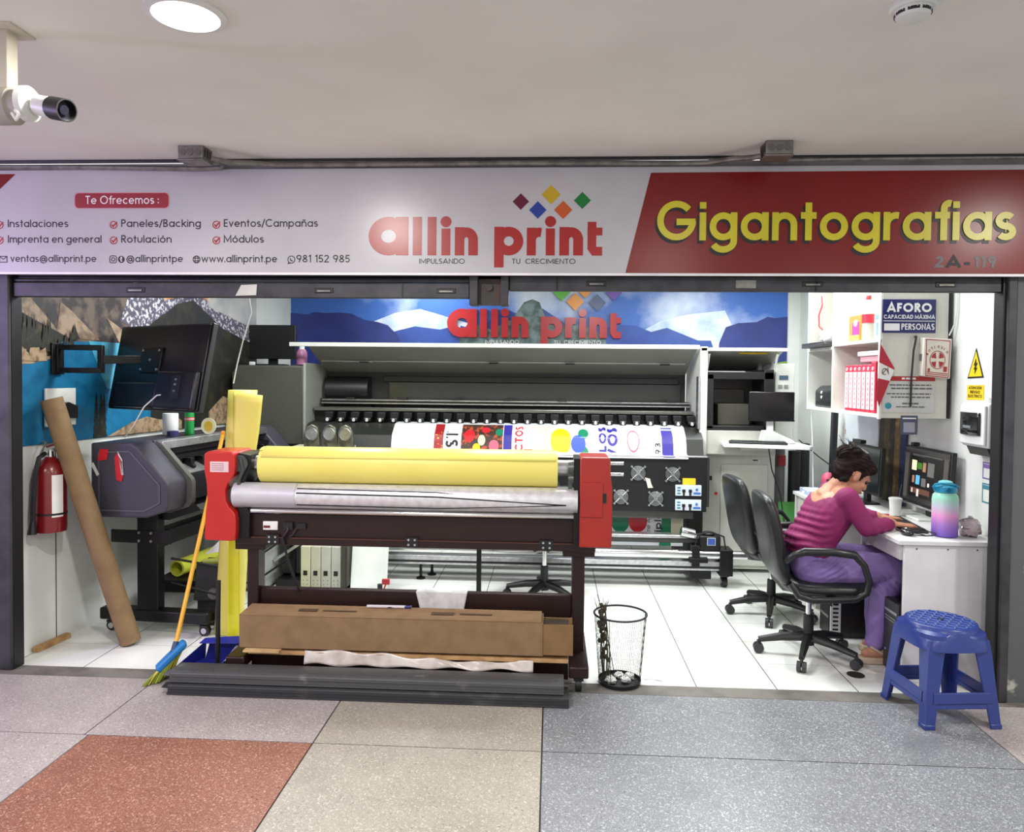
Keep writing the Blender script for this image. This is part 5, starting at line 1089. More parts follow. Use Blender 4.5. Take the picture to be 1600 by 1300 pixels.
# AFORO sign
t = thing('capacity_sign', 'navy capacity sign with white capitals at the top of the end panel', 'sign', (2.105, 4.485, 1.883))
navy = mat('sign_navy', (34,34,98), .35)
build('board', B(1.95, 2.258, 4.482, 4.489, 1.885, 2.083), navy, t, bevel=.002)
q = MB(); f = front(4.482)
text(q, 'AFORO', 1.975, 2.232, 2.008, .037, .32, f); text(q, 'CAPACIDAD MÁXIMA', 1.957, 2.251, 1.968, .0165, .27, f); shape2(q, [(1.955,1.953),(2.252,1.953),(2.252,1.957),(1.955,1.957)], f); text(q, 'PERSONAS', 2.06, 2.25, 1.903, .026, .26, f); shape2(q, [(1.96,1.898),(2.05,1.898),(2.05,1.94),(1.96,1.94)], f)
build('lettering', q, wprint, t, smooth=0, fix=False)
# first aid box
t = thing('first_aid_box', 'white first aid box with red cross print hung on the end panel', 'first aid box', (2.27, 4.45, 1.615))
build('case', MB().prism([(2.168,4.44,1.63),(2.325,4.44,1.615),(2.332,4.44,1.848),(2.172,4.44,1.855)], (0,.048,0)), mat('box_cream', (220,214,202), .45), t, bevel=.004)
cr_ = mat('print_cross_red', (160,40,46), .4); q = MB(); FX = lambda u: 2.186+(u-2.182)*.83; f = lambda u, v, d: (FX(u), 4.44-d, v)
ribbon(q, [(2.182,1.845),(2.344,1.836),(2.336,1.622),(2.182,1.634),(2.182,1.845)], .005, f, .0015)
ribbon(q, arc(2.26,1.725,.052,.052,0,360,32), .004, f, .0015)
for a in (45,135,225,315):
    pts = [(2.26+.012*math.cos(math.radians(a)), 1.725+.012*math.sin(math.radians(a)))]+arc(2.26,1.725,.046,.046,a-28,a+28,6); shape2(q, pts, f, .0015)
for i, ch in enumerate('BOTIQUIN'):
    a = math.radians(152-i*16.5); cx_, cz_ = 2.26+.073*math.cos(a), 1.722+.073*math.sin(a); th = a-pi/2
    text(q, ch, -.006, .006 if ch != 'I' else -.003, 0, .0115, .26, lambda u, v, d, cx_=cx_, cz_=cz_, th=th: (FX(cx_+u*math.cos(th)-v*math.sin(th)), 4.4385, cz_+u*math.sin(th)+v*math.cos(th)), 0)
shape2(q, [(2.30,1.655),(2.325,1.655),(2.327,1.685),(2.302,1.687)], f, .0015); shape2(q, disc2(2.202,1.667,.008,14,.011), f, .0015)
for z in (1.642, 1.652): ribbon(q, [(2.19,z+.003),(2.33,z-.009)], .005, f, .0015)
build('red_print', q, cr_, t, smooth=0, fix=False); build('latch', B(2.164, 2.172, 4.455, 4.475, 1.72, 1.76), steel, t)
# notice, strap, small card
t = thing('information_poster', 'grey poster with red header and rows of printed lines on the end panel', 'poster', (2.11, 4.487, 1.41))
build('sheet', B(1.962, 2.262, 4.484, 4.489, 1.412, 1.628), mat('poster_grey', (196,196,192), .45), t); build('red_header', B(1.962, 2.262, 4.4825, 4.4842, 1.60, 1.628), mat('header_red', (160,30,40), .45), t)
f = front(4.484); rb = random.Random(2)
for (z, a, b_, h_) in ((1.572,2.0,2.24,.008), (1.551,2.01,2.245,.009), (1.52,1.985,2.24,.008), (1.50,2.01,2.235,.008), (1.462,2.075,2.17,.009), (1.443,2.04,2.21,.007)):
    x = a; q = MB()
    while x < b_:
        w_ = rb.uniform(.012,.035); shape2(q, [(x,z),(min(b_,x+w_),z),(min(b_,x+w_),z+h_),(x,z+h_)], f); x += w_+.004
    build('printed_line', q, mat('poster_ink', (92,92,98), .5), t, smooth=0, fix=False)
q = MB(); shape2(q, [(1.975,1.57),(1.99,1.57),(1.99,1.585),(1.975,1.585)], f)
build('printed_square', q, mat('poster_ink', (92,92,98), .5), t, smooth=0, fix=False)
m = MB(); shape2(m, disc2(1.995,1.452,.019), f); build('teal_dot', m, mat('teal_print', (40,140,160), .45), t, smooth=0, fix=False)
for (a, b_) in ((2.07,2.088), (2.094,2.12), (2.126,2.15)): build('header_mark', B(a, b_, 4.4815, 4.4826, 1.609, 1.620), wprint, t)
setp(build('black_strap', MB().tube([(2.142,4.47,1.86),(2.128,4.47,1.78),(2.122,4.475,1.62),(2.12,4.475,1.45)], .006).sph((2.142,4.478,1.862), .009), black), 'black lanyard strap hanging down the middle of the end panel', 'strap')
t = thing('small_card', 'small dark card below the end panel', 'card', (2.12, 4.49, 1.28))
build('card_sheet', B(2.072, 2.17, 4.488, 4.491, 1.282, 1.395), mat('card_slate', (74,76,98), .45), t); build('card_field', B(2.088, 2.154, 4.4866, 4.4882, 1.295, 1.355), mat('card_grey', (150,152,166), .5), t); build('card_heading', B(2.082, 2.16, 4.4866, 4.4882, 1.375, 1.382), wprint, t)
# electrical notices on the side wall
t = thing('hazard_sign', 'yellow triangle sign with a lightning bolt above the breaker box', 'sign', (2.361, 4.245, 1.62)); f = rightside(2.362)
yel = mat('hazard_yellow', (240,206,30), .4)
q = MB(); shape2(q, [(-4.325,1.617),(-4.165,1.622),(-4.243,1.79)], f, .002); build('border', q, black, t, smooth=0, fix=False)
q = MB(); shape2(q, [(-4.311,1.627),(-4.18,1.631),(-4.243,1.77)], f, .003); build('yellow_field', q, yel, t, smooth=0, fix=False)
q = MB(); shape2(q, [(-4.24,1.735),(-4.262,1.69),(-4.247,1.69),(-4.262,1.668),(-4.25,1.668),(-4.252,1.64),(-4.225,1.678),(-4.24,1.678),(-4.222,1.705),(-4.236,1.705)], f, .004); build('bolt_symbol', q, black, t, smooth=0, fix=False)
t = thing('warning_notice', 'small yellow notice with three lines of black capitals above the breaker box', 'sign', (2.361, 4.25, 1.5))
q = MB(); shape2(q, [(-4.325,1.497),(-4.16,1.50),(-4.16,1.583),(-4.325,1.58)], f, .002); build('yellow_sheet', q, yel, t, smooth=0, fix=False)
q = MB(); f4 = rightside(2.3595)
for (s, z, a, b_) in (('ATENCIÓN'.replace('Ó','O'),1.558,-4.305,-4.18), ('RIESGO',1.535,-4.29,-4.195), ('ELECTRICO',1.512,-4.31,-4.175)): text(q, s, a, b_, z, .011, .26, f4)
build('lettering', q, ink, t, smooth=0, fix=False)
t = thing('breaker_box', 'white breaker box with a dark window on the right wall beside the opening', 'electrical box', (2.30, 4.08, 1.24))
build('box_body', B(2.27, 2.362, 3.955, 4.205, 1.25, 1.485), whitep, t, bevel=.012, seg=3)
dv = MB().box(2.255, 2.272, 3.965, 4.195, 1.262, 1.475); build('front_cover', dv, whitep, t, bevel=.008, seg=3)
wd = build('window', MB().grid(lambda u, v: (2.254-.012*math.sin(u*pi)-.004, 3.995+.185*u, 1.315+.12*v), 10, 4), mat('window_dark', (24,24,28), .12), t, solid=.004); build('breaker_switch', B(2.236, 2.242, 4.06, 4.13, 1.35, 1.365), silver, wd)
build('conduit_entry', MB().cyl((2.32,4.03,1.485),(2.32,4.03,1.515),.018).cyl((2.33,3.98,1.485),(2.33,3.98,1.525),.014), whitep, t)
build('side_wiring', MB().tube([(2.33,3.945,1.48),(2.335,3.93,1.38),(2.33,3.935,1.28),(2.335,3.94,1.2)], .012).tube([(2.35,3.925,1.5),(2.35,3.915,1.35),(2.35,3.925,1.18)], .009), mat('wiring_grey', (92,90,84), .5), t)
build('under_bracket', MB().prism([(2.28,3.98,1.25),(2.362,3.98,1.25),(2.362,3.98,1.205),(2.30,3.98,1.205)], (0,.19,0)), mat('bracket_dark', (60,58,54), .5), t)
for (nm, z0, z1, lab, c) in (('wall_sticker',1.07,1.165,'purple framed sticker sheet on the wall below the breaker box',(126,100,160)), ('wall_sticker',.94,1.05,'teal sticker sheet on the wall beside the tall bottle',(70,132,150))):
    t = thing(nm, lab, 'sticker', (2.361, 4.11, z0))
    q = MB(); shape2(q, [(-4.155,z0),(-4.075,z0),(-4.075,z1),(-4.155,z1)], f, .001); build('sheet', q, whitep, t, smooth=0, fix=False)
    q = MB(); ribbon(q, [(-4.15,z0+.005),(-4.08,z0+.005),(-4.08,z1-.005),(-4.15,z1-.005),(-4.15,z0+.005)], .008, f, .002); shape2(q, [(-4.145,z1-.035),(-4.085,z1-.035),(-4.085,z1-.012),(-4.145,z1-.012)], f, .002); build('print', q, mat('sticker_%d' % c[0], c, .45), t, smooth=0, fix=False)
setp(build('white_cable', MB().tube([(2.35,4.43,2.3),(2.35,4.43,2.02),(2.345,4.44,1.94),(2.33,4.47,1.87)], .004), whitep), 'thin white cable running down the wall to the first aid box', 'cable')
setp(build('panel_gap_strip', MB().box(2.337,2.352,4.485,4.495,1.38,2.6), black), 'dark vertical joint strip between the end panel and the right wall', 'strip')
# below the shelf
setp(build('white_foam_board', MB().prism([(2.345,5.42,.9),(2.345,6.0,.9),(2.345,6.0,1.375),(2.345,5.42,1.375)], (.016,0,0)), mat('foam_board', (226,232,240), .5)), 'bright white foam board fixed to the right wall below the shelf unit', 'board')
setp(build('black_pole', MB().bar((2.25,6.06,.002),(2.28,6.06,1.37),.045,.045), black, bevel=.004), 'glossy black upright pole under the far shelf bay', 'pole')
t = thing('hanging_banners', 'dark olive and navy rolled banners hanging under the shelf behind the monitors', 'banners', (2.3, 5.19, .77))
for k, (y, c) in enumerate(((5.35,(62,46,34)), (5.27,(84,74,46)), (5.19,(50,40,38)), (5.11,(116,92,50)), (5.03,(44,46,84)))):
    build('banner_strip', MB().prism([(2.33,y-.04,.77),(2.33,y+.04,.77),(2.345,y+.04,1.376),(2.345,y-.04,1.376)], (.006,0,0)), mat('olive_banner_%d' % k, c, .6, noise=(12,tuple(min(255,x*1.6) for x in c),.55,.7)), t)
t = thing('light_switch', 'small white wall card with a red mark below the far shelf bay', 'card', (2.2, 6.0, 1.13))
build('card', B(2.355, 2.362, 5.97, 6.04, 1.14, 1.30), whitep, t); build('red_mark', B(2.352, 2.356, 5.98, 6.03, 1.17, 1.21), mat('mark_red', (200,50,70), .5), t)
setp(build('white_cable', MB().tube([(1.975,5.72,1.379),(1.985,5.72,1.2),(1.99,5.71,1.0),(1.98,5.66,.765)], .004), whitep), 'thin white cable hanging below the far shelf bay', 'cable')

# ------------------------------------------------------------------ desk along the right wall
t = thing('computer_desk', 'white melamine desk along the right wall, its end panel facing the corridor', 'desk', (2.1, 4.8, 0))
deskm = mat('desk_white', (222,220,220), .38); desks = mat('desk_edge', (206,204,202), .4)
build('desktop', B(1.83, 2.358, 3.95, 5.66, .738, .762), deskm, t, bevel=.003)
ep = build('end_panel', B(1.868, 2.29, 3.97, 3.99, .002, .738), deskm, t, bevel=.002)
for x in (1.93, 2.09, 2.24): build('screw_cap', MB().cyl((x,3.97,.715),(x,3.968,.715),.004,n=10), black, ep)
build('corner_panel', B(2.295, 2.358, 3.985, 4.03, .002, .738), desks, t, bevel=.002)
build('apron', B(1.855, 1.872, 3.99, 4.46, .65, .738), mat('apron_shaded_white', (196,192,190), .45), t); build('apron_end', B(1.85, 1.876, 4.46, 4.475, .60, .738), deskm, t)  # apron greyed: the shade below the desk edge is put into its colour
build('middle_panel', B(1.90, 2.358, 4.98, 5.0, .002, .738), deskm, t, bevel=.002)
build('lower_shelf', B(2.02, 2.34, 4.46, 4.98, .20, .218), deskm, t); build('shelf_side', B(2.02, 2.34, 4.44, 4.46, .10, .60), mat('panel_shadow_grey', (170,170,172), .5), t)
build('far_panel', B(1.84, 2.358, 5.62, 5.64, .002, .738), deskm, t); build('drawer_unit', B(1.85, 2.3, 5.2, 5.6, .10, .735), offwhite, t, bevel=.004)
for x in (1.86, 2.28): build('unit_leg', B(x, x+.03, 5.22, 5.25, 0, .10), offwhite, t)
def monitor(label, y0, y1, x, z0, z1, scr, pedestal, screen_things=False, tilt=0):
    t = thing('desk_monitor', label, 'monitor', (x+.06, (y0+y1)/2, .762))
    ym = (y0+y1)/2
    P = lambda z: x+(z-z0)*tilt
    build('housing', MB().prism([(P(z0),y0,z0),(P(z0)+.03,y0,z0),(P(z1)+.03,y0,z1),(P(z1),y0,z1)], (0,y1-y0,0)), black, t, bevel=.004)
    sc = build('screen', MB().prism([(P(z0+.02)-.002,y0+.012,z0+.022),(P(z1-.012)-.002,y0+.012,z1-.012),(P(z1-.012)-.002,y1-.012,z1-.012),(P(z0+.02)-.002,y1-.012,z0+.022)], (-.001,0,0)), scr, t)
    build('neck', B(x+.03, x+.06, ym-.03, ym+.03, .77, z0+.12), black, t, bevel=.003); build('foot', B(x-.08, x+.085, ym-.11, ym+.11, .762, .776), pedestal, t, bevel=.004)
    return t, sc, P
scr1 = mat('screen_dark_ui', (46,43,42), .25, emit=.55, noise=(3,(38,36,36),.4,.7))
t, sc, P = monitor('switched-on desk monitor with dark picture grid beside the pastel bottle', 4.33, 4.88, 2.27, .83, 1.19, scr1, whitep, tilt=.06)
build('chin_strip', B(2.262, 2.27, 4.33, 4.88, .822, .834), silver, t)
def ui(mb, y0, y1, z0, z1): mb.add([(P(z)-.0042, y, z) for y, z in ((y0,z0),(y1,z0),(y1,z1),(y0,z1))], [(0,1,2,3)])
cols = {'ui_cream': (236,228,170), 'ui_green': (60,110,40), 'ui_tan': (150,110,84), 'ui_grey': (96,94,92), 'ui_blue': (90,160,200), 'ui_white': (206,200,196), 'ui_brown': (92,60,50), 'ui_panel': (70,66,62), 'ui_black': (18,17,18)}
spec = [('ui_black', 4.06,4.42,.965,1.20), ('ui_panel',4.44,4.485,.95,1.2), ('ui_panel',4.01,4.055,.95,1.2), ('ui_grey',4.07,4.40,1.195,1.199), ('ui_cream',4.345,4.40,1.11,1.165), ('ui_green',4.285,4.335,1.12,1.155), ('ui_tan',4.24,4.275,1.11,1.16), ('ui_grey',4.15,4.22,1.09,1.165), ('ui_blue',4.30,4.345,1.035,1.085), ('ui_grey',4.23,4.28,1.03,1.075), ('ui_tan',4.36,4.385,1.04,1.08), ('ui_white',4.19,4.21,1.035,1.055), ('ui_brown',4.18,4.40,.985,1.015), ('ui_white',4.37,4.385,.985,1.01), ('ui_white',4.30,4.325,.97,1.01), ('ui_grey',4.25,4.40,1.19,1.192)]
Ys = lambda y: 4.33+(y-3.99)*.55/.51
Zs = lambda z: .83+(z-.92)*.36/.32
for k, (mn, y0, y1, z0, z1) in enumerate(spec):
    q = MB(); off = .0002*(k > 2)
    q.add([(P(Zs(z))-.0042-off-.0001*k, y, Zs(z)) for y, z in ((Ys(y0),z0),(Ys(y1),z0),(Ys(y1),z1),(Ys(y0),z1))], [(0,1,2,3)])
    build('screen_tile', q, mat(mn, cols[mn], .3, emit=.7), sc, smooth=0, fix=False)
build('webcam', B(2.29, 2.33, 4.78, 4.82, 1.19, 1.212), black, t, bevel=.003)
t, sc, P = monitor('dark desk monitor in front of the seated woman\'s face', 4.90, 5.44, 2.13, .84, 1.16, mat('screen_dark_glow', (22,30,30), .2, emit=.15), black, tilt=.05)  # dark screen given a faint glow of its own
build('webcam', B(2.15, 2.19, 5.24, 5.38, 1.16, 1.185), black, t, bevel=.003)
keyboard('keyboard', 'black keyboard lying on the white desk before the switched-on monitor', (2.03, 4.36, .7625), math.radians(84), .42, .14, black)
t = thing('computer_mouse', 'black mouse with coiled cable on the near corner of the desk', 'mouse', (1.93, 4.09, .7625))
build('shell', MB().sph((1.94,4.10,.779), .033, .052, .017, 20, 12), mat('mouse_gloss', (26,26,28), .2), t); build('wheel', MB().cyl((1.935,4.12,.793),(1.945,4.12,.793),.007), silver, t)
build('coiled_cable', MB().tube([(1.97+.05*math.cos(k*.5)+.004*k, 4.06+.045*math.sin(k*.5), .767+.001*k) for k in range(18)], .0035), black, t)
t = thing('desk_cup', 'white plastic cup standing on the desk beside the keyboard', 'cup', (2.14, 4.68, .7625))
build('cup_body', MB().lathe((2.14,4.68,0), [(.028,.763),(.03,.768),(.036,.86),(.036,.863)], 28), whitep, t); build('lid', MB().lathe((2.14,4.68,0), [(.039,.861),(.039,.872),(.03,.876)], 28), whitep, t)
# tall pastel bottle
t = thing('water_bottle', 'tall pastel water bottle fading from mint through pink to purple with teal lid', 'bottle', (2.135, 4.095, .7625))
gm = mat('pastel_gradient', (255,255,255), .35); nt = gm.node_tree; r = nt.nodes['Color Ramp']; tc = nt.nodes['Texture Coordinate']
sx_ = nt.nodes.new('ShaderNodeSeparateXYZ'); mr = nt.nodes.new('ShaderNodeMapRange'); mr.inputs[1].default_value = .763; mr.inputs[2].default_value = .985
nt.links.new(tc.outputs['Object'], sx_.inputs[0]); nt.links.new(sx_.outputs['Z'], mr.inputs[0]); nt.links.new(mr.outputs[0], r.inputs[0])
el = r.color_ramp.elements
el[0].position = 0; el[0].color = rgb((98,76,180)); el[1].position = .95; el[1].color = rgb((150,216,190))
for p_, c_ in ((.30,(160,116,196)), (.52,(222,150,200)), (.72,(190,190,205))):
    e_ = el.new(p_); e_.color = rgb(c_)
c = (2.135, 4.095, 0)
build('bottle_body', MB().lathe(c, [(.058,.763),(.064,.768),(.064,.965),(.06,.985),(.048,1.0),(.046,1.005)], 40), gm, t)
teal = mat('lid_teal', (30,140,176), .3)
lid = build('lid', MB().lathe(c, [(.05,1.0),(.056,1.004),(.056,1.032),(.045,1.04)], 36), teal, t); build('spout_cap', MB().lathe(c, [(.036,1.04),(.034,1.058),(.02,1.064)], 28), mat('spout_aqua', (130,206,214), .3), lid)
build('carry_loop', MB().tube([(2.08,4.095,1.015),(2.065,4.085,1.03),(2.07,4.075,1.045),(2.095,4.065,1.05),(2.165,4.055,1.045),(2.195,4.075,1.03),(2.19,4.095,1.015)], .006), teal, lid)
build('lock_button', MB().cyl((2.12,4.04,1.018),(2.12,4.033,1.018),.012), mat('lid_dark_teal', (20,100,140), .3), lid)
rb = random.Random(21); q = MB().sph((2.265,4.09,.81), .05, .06, .05, 14, 10)
q.v = [(x+rb.uniform(-.012,.012), y+rb.uniform(-.012,.012), max(.7635, z*1.0+rb.uniform(-.012,.016))) for x, y, z in q.v]
setp(build('clear_bag', q, mat('clear_bag_film', (224,214,216), .2, trans=.75, noise=(20,(226,170,180),.6,.7)), smooth=15, solid=.0008), 'crumpled clear plastic bag on the desk beside the tall pastel bottle', 'bag')
setp(build('white_notebook', MB().box(1.95,2.10,4.70,4.92,.7625,.775), whitep, bevel=.002), 'white notebook lying flat on the desk before the dark monitor', 'notebook')
setp(build('red_marker', MB().cyl((2.02,4.62,.770),(2.09,4.66,.770),.007), mat('marker_red', (200,40,60), .4)), 'short red marker lying beside the white cup', 'pen')
setp(build('pen_black', MB().cyl((2.22,4.84,.765),(2.265,4.87,.93),.006), black), 'dark pen leaning between the two monitors', 'pen')
t = thing('small_speaker', 'small black speaker on the desk between woman and dark monitor', 'speaker', (2.0, 5.26, .763)); build('case', B(1.95,2.04,5.20,5.32,.763,.90), black, t, bevel=.006); build('cone', MB().cyl((1.95,5.26,.85),(1.946,5.26,.85),.035), mat('cone_grey', (70,70,72), .5), t)
setp(build('blue_tray', MB().box(1.86,2.0,5.38,5.6,.763,.80), mat('tray_blue_white', (150,170,206), .45, noise=(25,(226,230,236),.5,.55)), bevel=.003), 'small blue and white tray at the far end of the desk', 'tray')
setp(build('pink_toy', MB().sph((2.05,5.55,.86), .05, .05, .06, 16, 10).cyl((2.05,5.55,.763),(2.05,5.55,.82),.03), mat('toy_pink', (190,70,100), .5)), 'small pink object at the far end of the desk behind the woman', 'ornament')
# computers under the desk
t = thing('computer_tower', 'black computer tower on the floor against the desk end panel, behind the blue stool', 'computer', (2.05, 4.10, 0))
build('case', B(1.872, 2.26, 4.005, 4.185, .012, .405), mat('tower_black', (26,26,28), .3), t, bevel=.005)
fr = build('front_panel', B(1.862, 1.873, 4.01, 4.18, .015, .402), mat('tower_front', (44,44,46), .35), t, bevel=.003)
build('drive_slot', MB().box(1.860,1.863,4.025,4.165,.335,.35).box(1.860,1.863,4.03,4.16,.305,.31).box(1.860,1.863,4.03,4.16,.29,.295), silver, fr); build('power_light', MB().cyl((1.862,4.15,.12),(1.858,4.15,.12),.006), mat('light_blue_led', (110,160,230), .3), fr)
for (x, y) in ((1.9,4.03),(1.9,4.16),(2.2,4.03),(2.2,4.16)): build('foot', MB().cyl((x,y,0),(x,y,.013),.012), black, t)
t = thing('computer_tower', 'black computer case with a white slotted strip under the far desk half', 'computer', (1.83, 4.72, 0))
build('case', B(1.745, 2.0, 4.63, 4.80, .004, .315), mat('tower_black', (26,26,28), .3), t, bevel=.004)
fr = build('slotted_strip', B(1.738, 1.80, 4.622, 4.63, .01, .315), whitep, t)
for k in range(11): build('slot', B(1.752, 1.785, 4.6205, 4.6235, .025+k*.026, .037+k*.026), black, fr)
build('front_bezel', MB().box(1.735, 1.746, 4.64, 4.79, .01, .31), black, t); build('silver_drive', MB().box(1.732,1.736,4.65,4.78,.24,.29).box(1.732,1.736,4.65,4.78,.12,.135), silver, t)
t = thing('storage_carton', 'open white carton of papers on the low shelf under the desk', 'carton', (2.1, 4.7, .218))
build('carton', B(2.04, 2.25, 4.84, 4.96, .219, .36), whitep, t); build('red_papers', MB().prism([(2.03,4.55,.219),(2.2,4.55,.219),(2.2,4.80,.219),(2.03,4.80,.219)], (0,0,.03)), mat('paper_red', (206,90,100), .5, noise=(14,(230,220,220),.5,.55)), t)
setp(build('tape_roll', MB().pipe((2.08,4.70,.292),(2.08,4.78,.292),.042,.018,24), mat('tape_tan', (206,176,130), .5)), 'tan roll of tape lying on the papers under the desk', 'tape')
setp(build('floor_grommet', MB().lathe((1.665,4.055,0), [(.045,.001),(.045,.004),(.012,.006)], 24), mat('grommet_dark', (44,40,36), .6)), 'small dark disc on the floor tiles before the near office chair', 'floor cap')
# stuff between printer and desk
for (nm, lab, cat, x, y, r, h_, c_) in (('media_roll', 'grey upright media roll behind the far chair, beside the printer cabinet', 'roll', 1.93, 6.35, .05, 1.02, (112,114,116)), ('media_roll', 'black upright media roll right of the grey roll behind the desk', 'roll', 2.06, 6.35, .05, 1.0, (26,26,28)), ('media_roll', 'dark upright media roll in the far right corner', 'roll', 2.18, 6.5, .055, 1.05, (40,44,42))):
    setp(build(nm, MB().lathe((x,y,0), [(r,.002),(r,h_),(r-.02,h_),(r-.02,h_-.05)], 24), mat('roll_%d' % c_[0], c_, .5)), lab, cat)
setp(build('green_folder', MB().prism([(1.83,5.95,.35),(2.0,5.95,.35),(2.0,6.0,.62),(1.83,6.0,.62)], (0,.01,0)).prism([(1.83,5.95,.003),(2.0,5.95,.003),(2.0,5.95,.36),(1.83,5.95,.36)], (0,.01,0)), mat('folder_green', (70,140,66), .5)), 'green folder standing behind the far office chair', 'folder')
setp(build('red_pouch', MB().box(1.90,1.96,6.25,6.29,.88,.97), mat('pouch_red', (150,34,40), .5), bevel=.006), 'small red pouch hanging on the grey media roll', 'pouch')
setp(build('black_cable', MB().tube([(1.70,5.85,1.06),(1.72,5.83,.9),(1.80,5.86,.7),(1.84,5.9,.5),(1.9,5.92,.3)], .005), black), 'black cable drooping from the keyboard tray', 'cable')
setp(build('black_cable', MB().tube([(1.98,6.0,1.12),(2.1,5.9,1.0),(2.2,5.85,.92),(2.3,5.8,.82)], .005), black), 'black cable running diagonally along the right wall towards the desk', 'cable')

# ------------------------------------------------------------------ blue stool
t = thing('plastic_stool', 'blue moulded plastic stool standing in front of the desk', 'stool', (1.885, 3.63, 0), math.radians(6))
sb = mat('stool_blue', (42,58,126), .3, noise=(3,(38,52,116),.4,.7))
H_, R0, R1 = .452, .158, .195
def sq(r, z, a): # rounded square outline
    c, s = math.cos(a), math.sin(a); p = 2.0/ (4.5 if z < .4 else 3.0); return (r*abs(c)**p*(1 if c >= 0 else -1), r*abs(s)**p*(1 if s >= 0 else -1), z)
n = 64
q = MB()
prof = [(.150,H_,1),(.156,H_-.004,1),(.161,H_-.02,1),(.166,H_-.055,0),(.172,H_-.10,0),(.168,H_-.10,0),(.160,H_-.03,0),(.145,H_-.012,1)]
rows = []
for (r, z, round_) in prof:
    row = []
    for k in range(n):
        a = 2*pi*k/n
        if z > H_-.03: row.append((r*math.cos(a), r*math.sin(a), z))
        else: 
            u = sq(r, .1, a); m_ = .75; row.append((u[0]*m_+r*1.05*math.cos(a)*(1-m_), u[1]*m_+r*1.05*math.sin(a)*(1-m_), z))
    rows.append(row)
vs = [p for row in rows for p in row]
fs = [(j*n+i, j*n+(i+1) % n, (j+1)*n+(i+1) % n, (j+1)*n+i) for j in range(len(rows)-1) for i in range(n)]
q.add(vs, fs+[tuple(range(n))])
build('seat', q, sb, t, local=True, smooth=45)
q = MB()
for k in range(7):
    for s in (1, -1):
        o_ = -.12+k*.04; L_ = math.sqrt(max(0, .142**2-o_**2)); c45 = math.sqrt(.5)
        p0 = Vector((o_*c45-s*L_*c45*1, o_*c45*s*1.0+L_*c45, 0)); 
        d_ = Vector((c45, s*c45, 0)); nrm = Vector((-s*c45, c45, 0)); a_ = nrm*o_-d_*L_; b_ = nrm*o_+d_*L_
        q.bar((a_.x,a_.y,H_+.001), (b_.x,b_.y,H_+.001), .009, .005)
build('seat_grid', q, mat('stool_blue_lit', (66,92,164), .28), t, local=True)  # ribs in a lighter copy of the stool blue, light on top painted in
build('finger_hole', MB().cyl((0,0,H_+.0005),(0,0,H_+.0045),.014), mat('hole_dark', (16,20,50), .6), t, local=True)
for (sx_, sy_) in ((-1,-1),(1,-1),(1,1),(-1,1)):
    q = MB(); T_ = .045
    def sec(z, half, w_, th): # L-shaped leg section, corner outwards
        x, y = sx_*half, sy_*half
        return [(x,y,z),(x-sx_*w_,y,z),(x-sx_*w_,y-sy_*th,z),(x-sx_*th,y-sy_*th,z),(x-sx_*th,y-sy_*w_,z),(x,y-sy_*w_,z)]
    secs = [sec(.0,.184,.052,.012), sec(.02,.185,.052,.012), sec(.022,.181,.050,.012), sec(.18,.166,.062,.010), sec(.35,.1505,.078,.010), sec(.40,.143,.09,.010)]
    vs = [p for s_ in secs for p in s_]; fs = [(j*6+i, j*6+(i+1) % 6, (j+1)*6+(i+1) % 6, (j+1)*6+i) for j in range(len(secs)-1) for i in range(6)]+[tuple(range(6)), tuple(range(30,36))]
    q.add(vs, fs); build('leg', q, sb, t, local=True, bevel=.006, seg=2, smooth=40)
for k in range(4):
    a = k*pi/2; R_ = Matrix.Rotation(a, 3, 'Z')
    q = MB(); 
    def pt(x, y, z): return tuple(R_@Vector((x,y,z)))
    for (z0, z1, h0, h1, yy) in ((.115,.165,.140,.135,.185), ):
        q.add([pt(x,y,z) for (x,y,z) in ((-h0,-.175,z0),(h0,-.175,z0),(h1,-.170,z1),(-h1,-.170,z1),(-h0,-.163,z0),(h0,-.163,z0),(h1,-.158,z1),(-h1,-.158,z1))], [(0,1,2,3),(5,4,7,6),(3,2,6,7),(1,0,4,5)])
        q.add([pt(x,y,z) for (x,y,z) in ((-h0,-.173,.09),(h0,-.173,.09),(h0,-.169,.115),(-h0,-.169,.115),(-h0,-.165,.09),(h0,-.165,.09),(h0,-.161,.115),(-h0,-.161,.115))], [(0,1,2,3),(5,4,7,6),(3,2,6,7),(1,0,4,5)])
    build('side_rail', q, sb, t, local=True, bevel=.003)

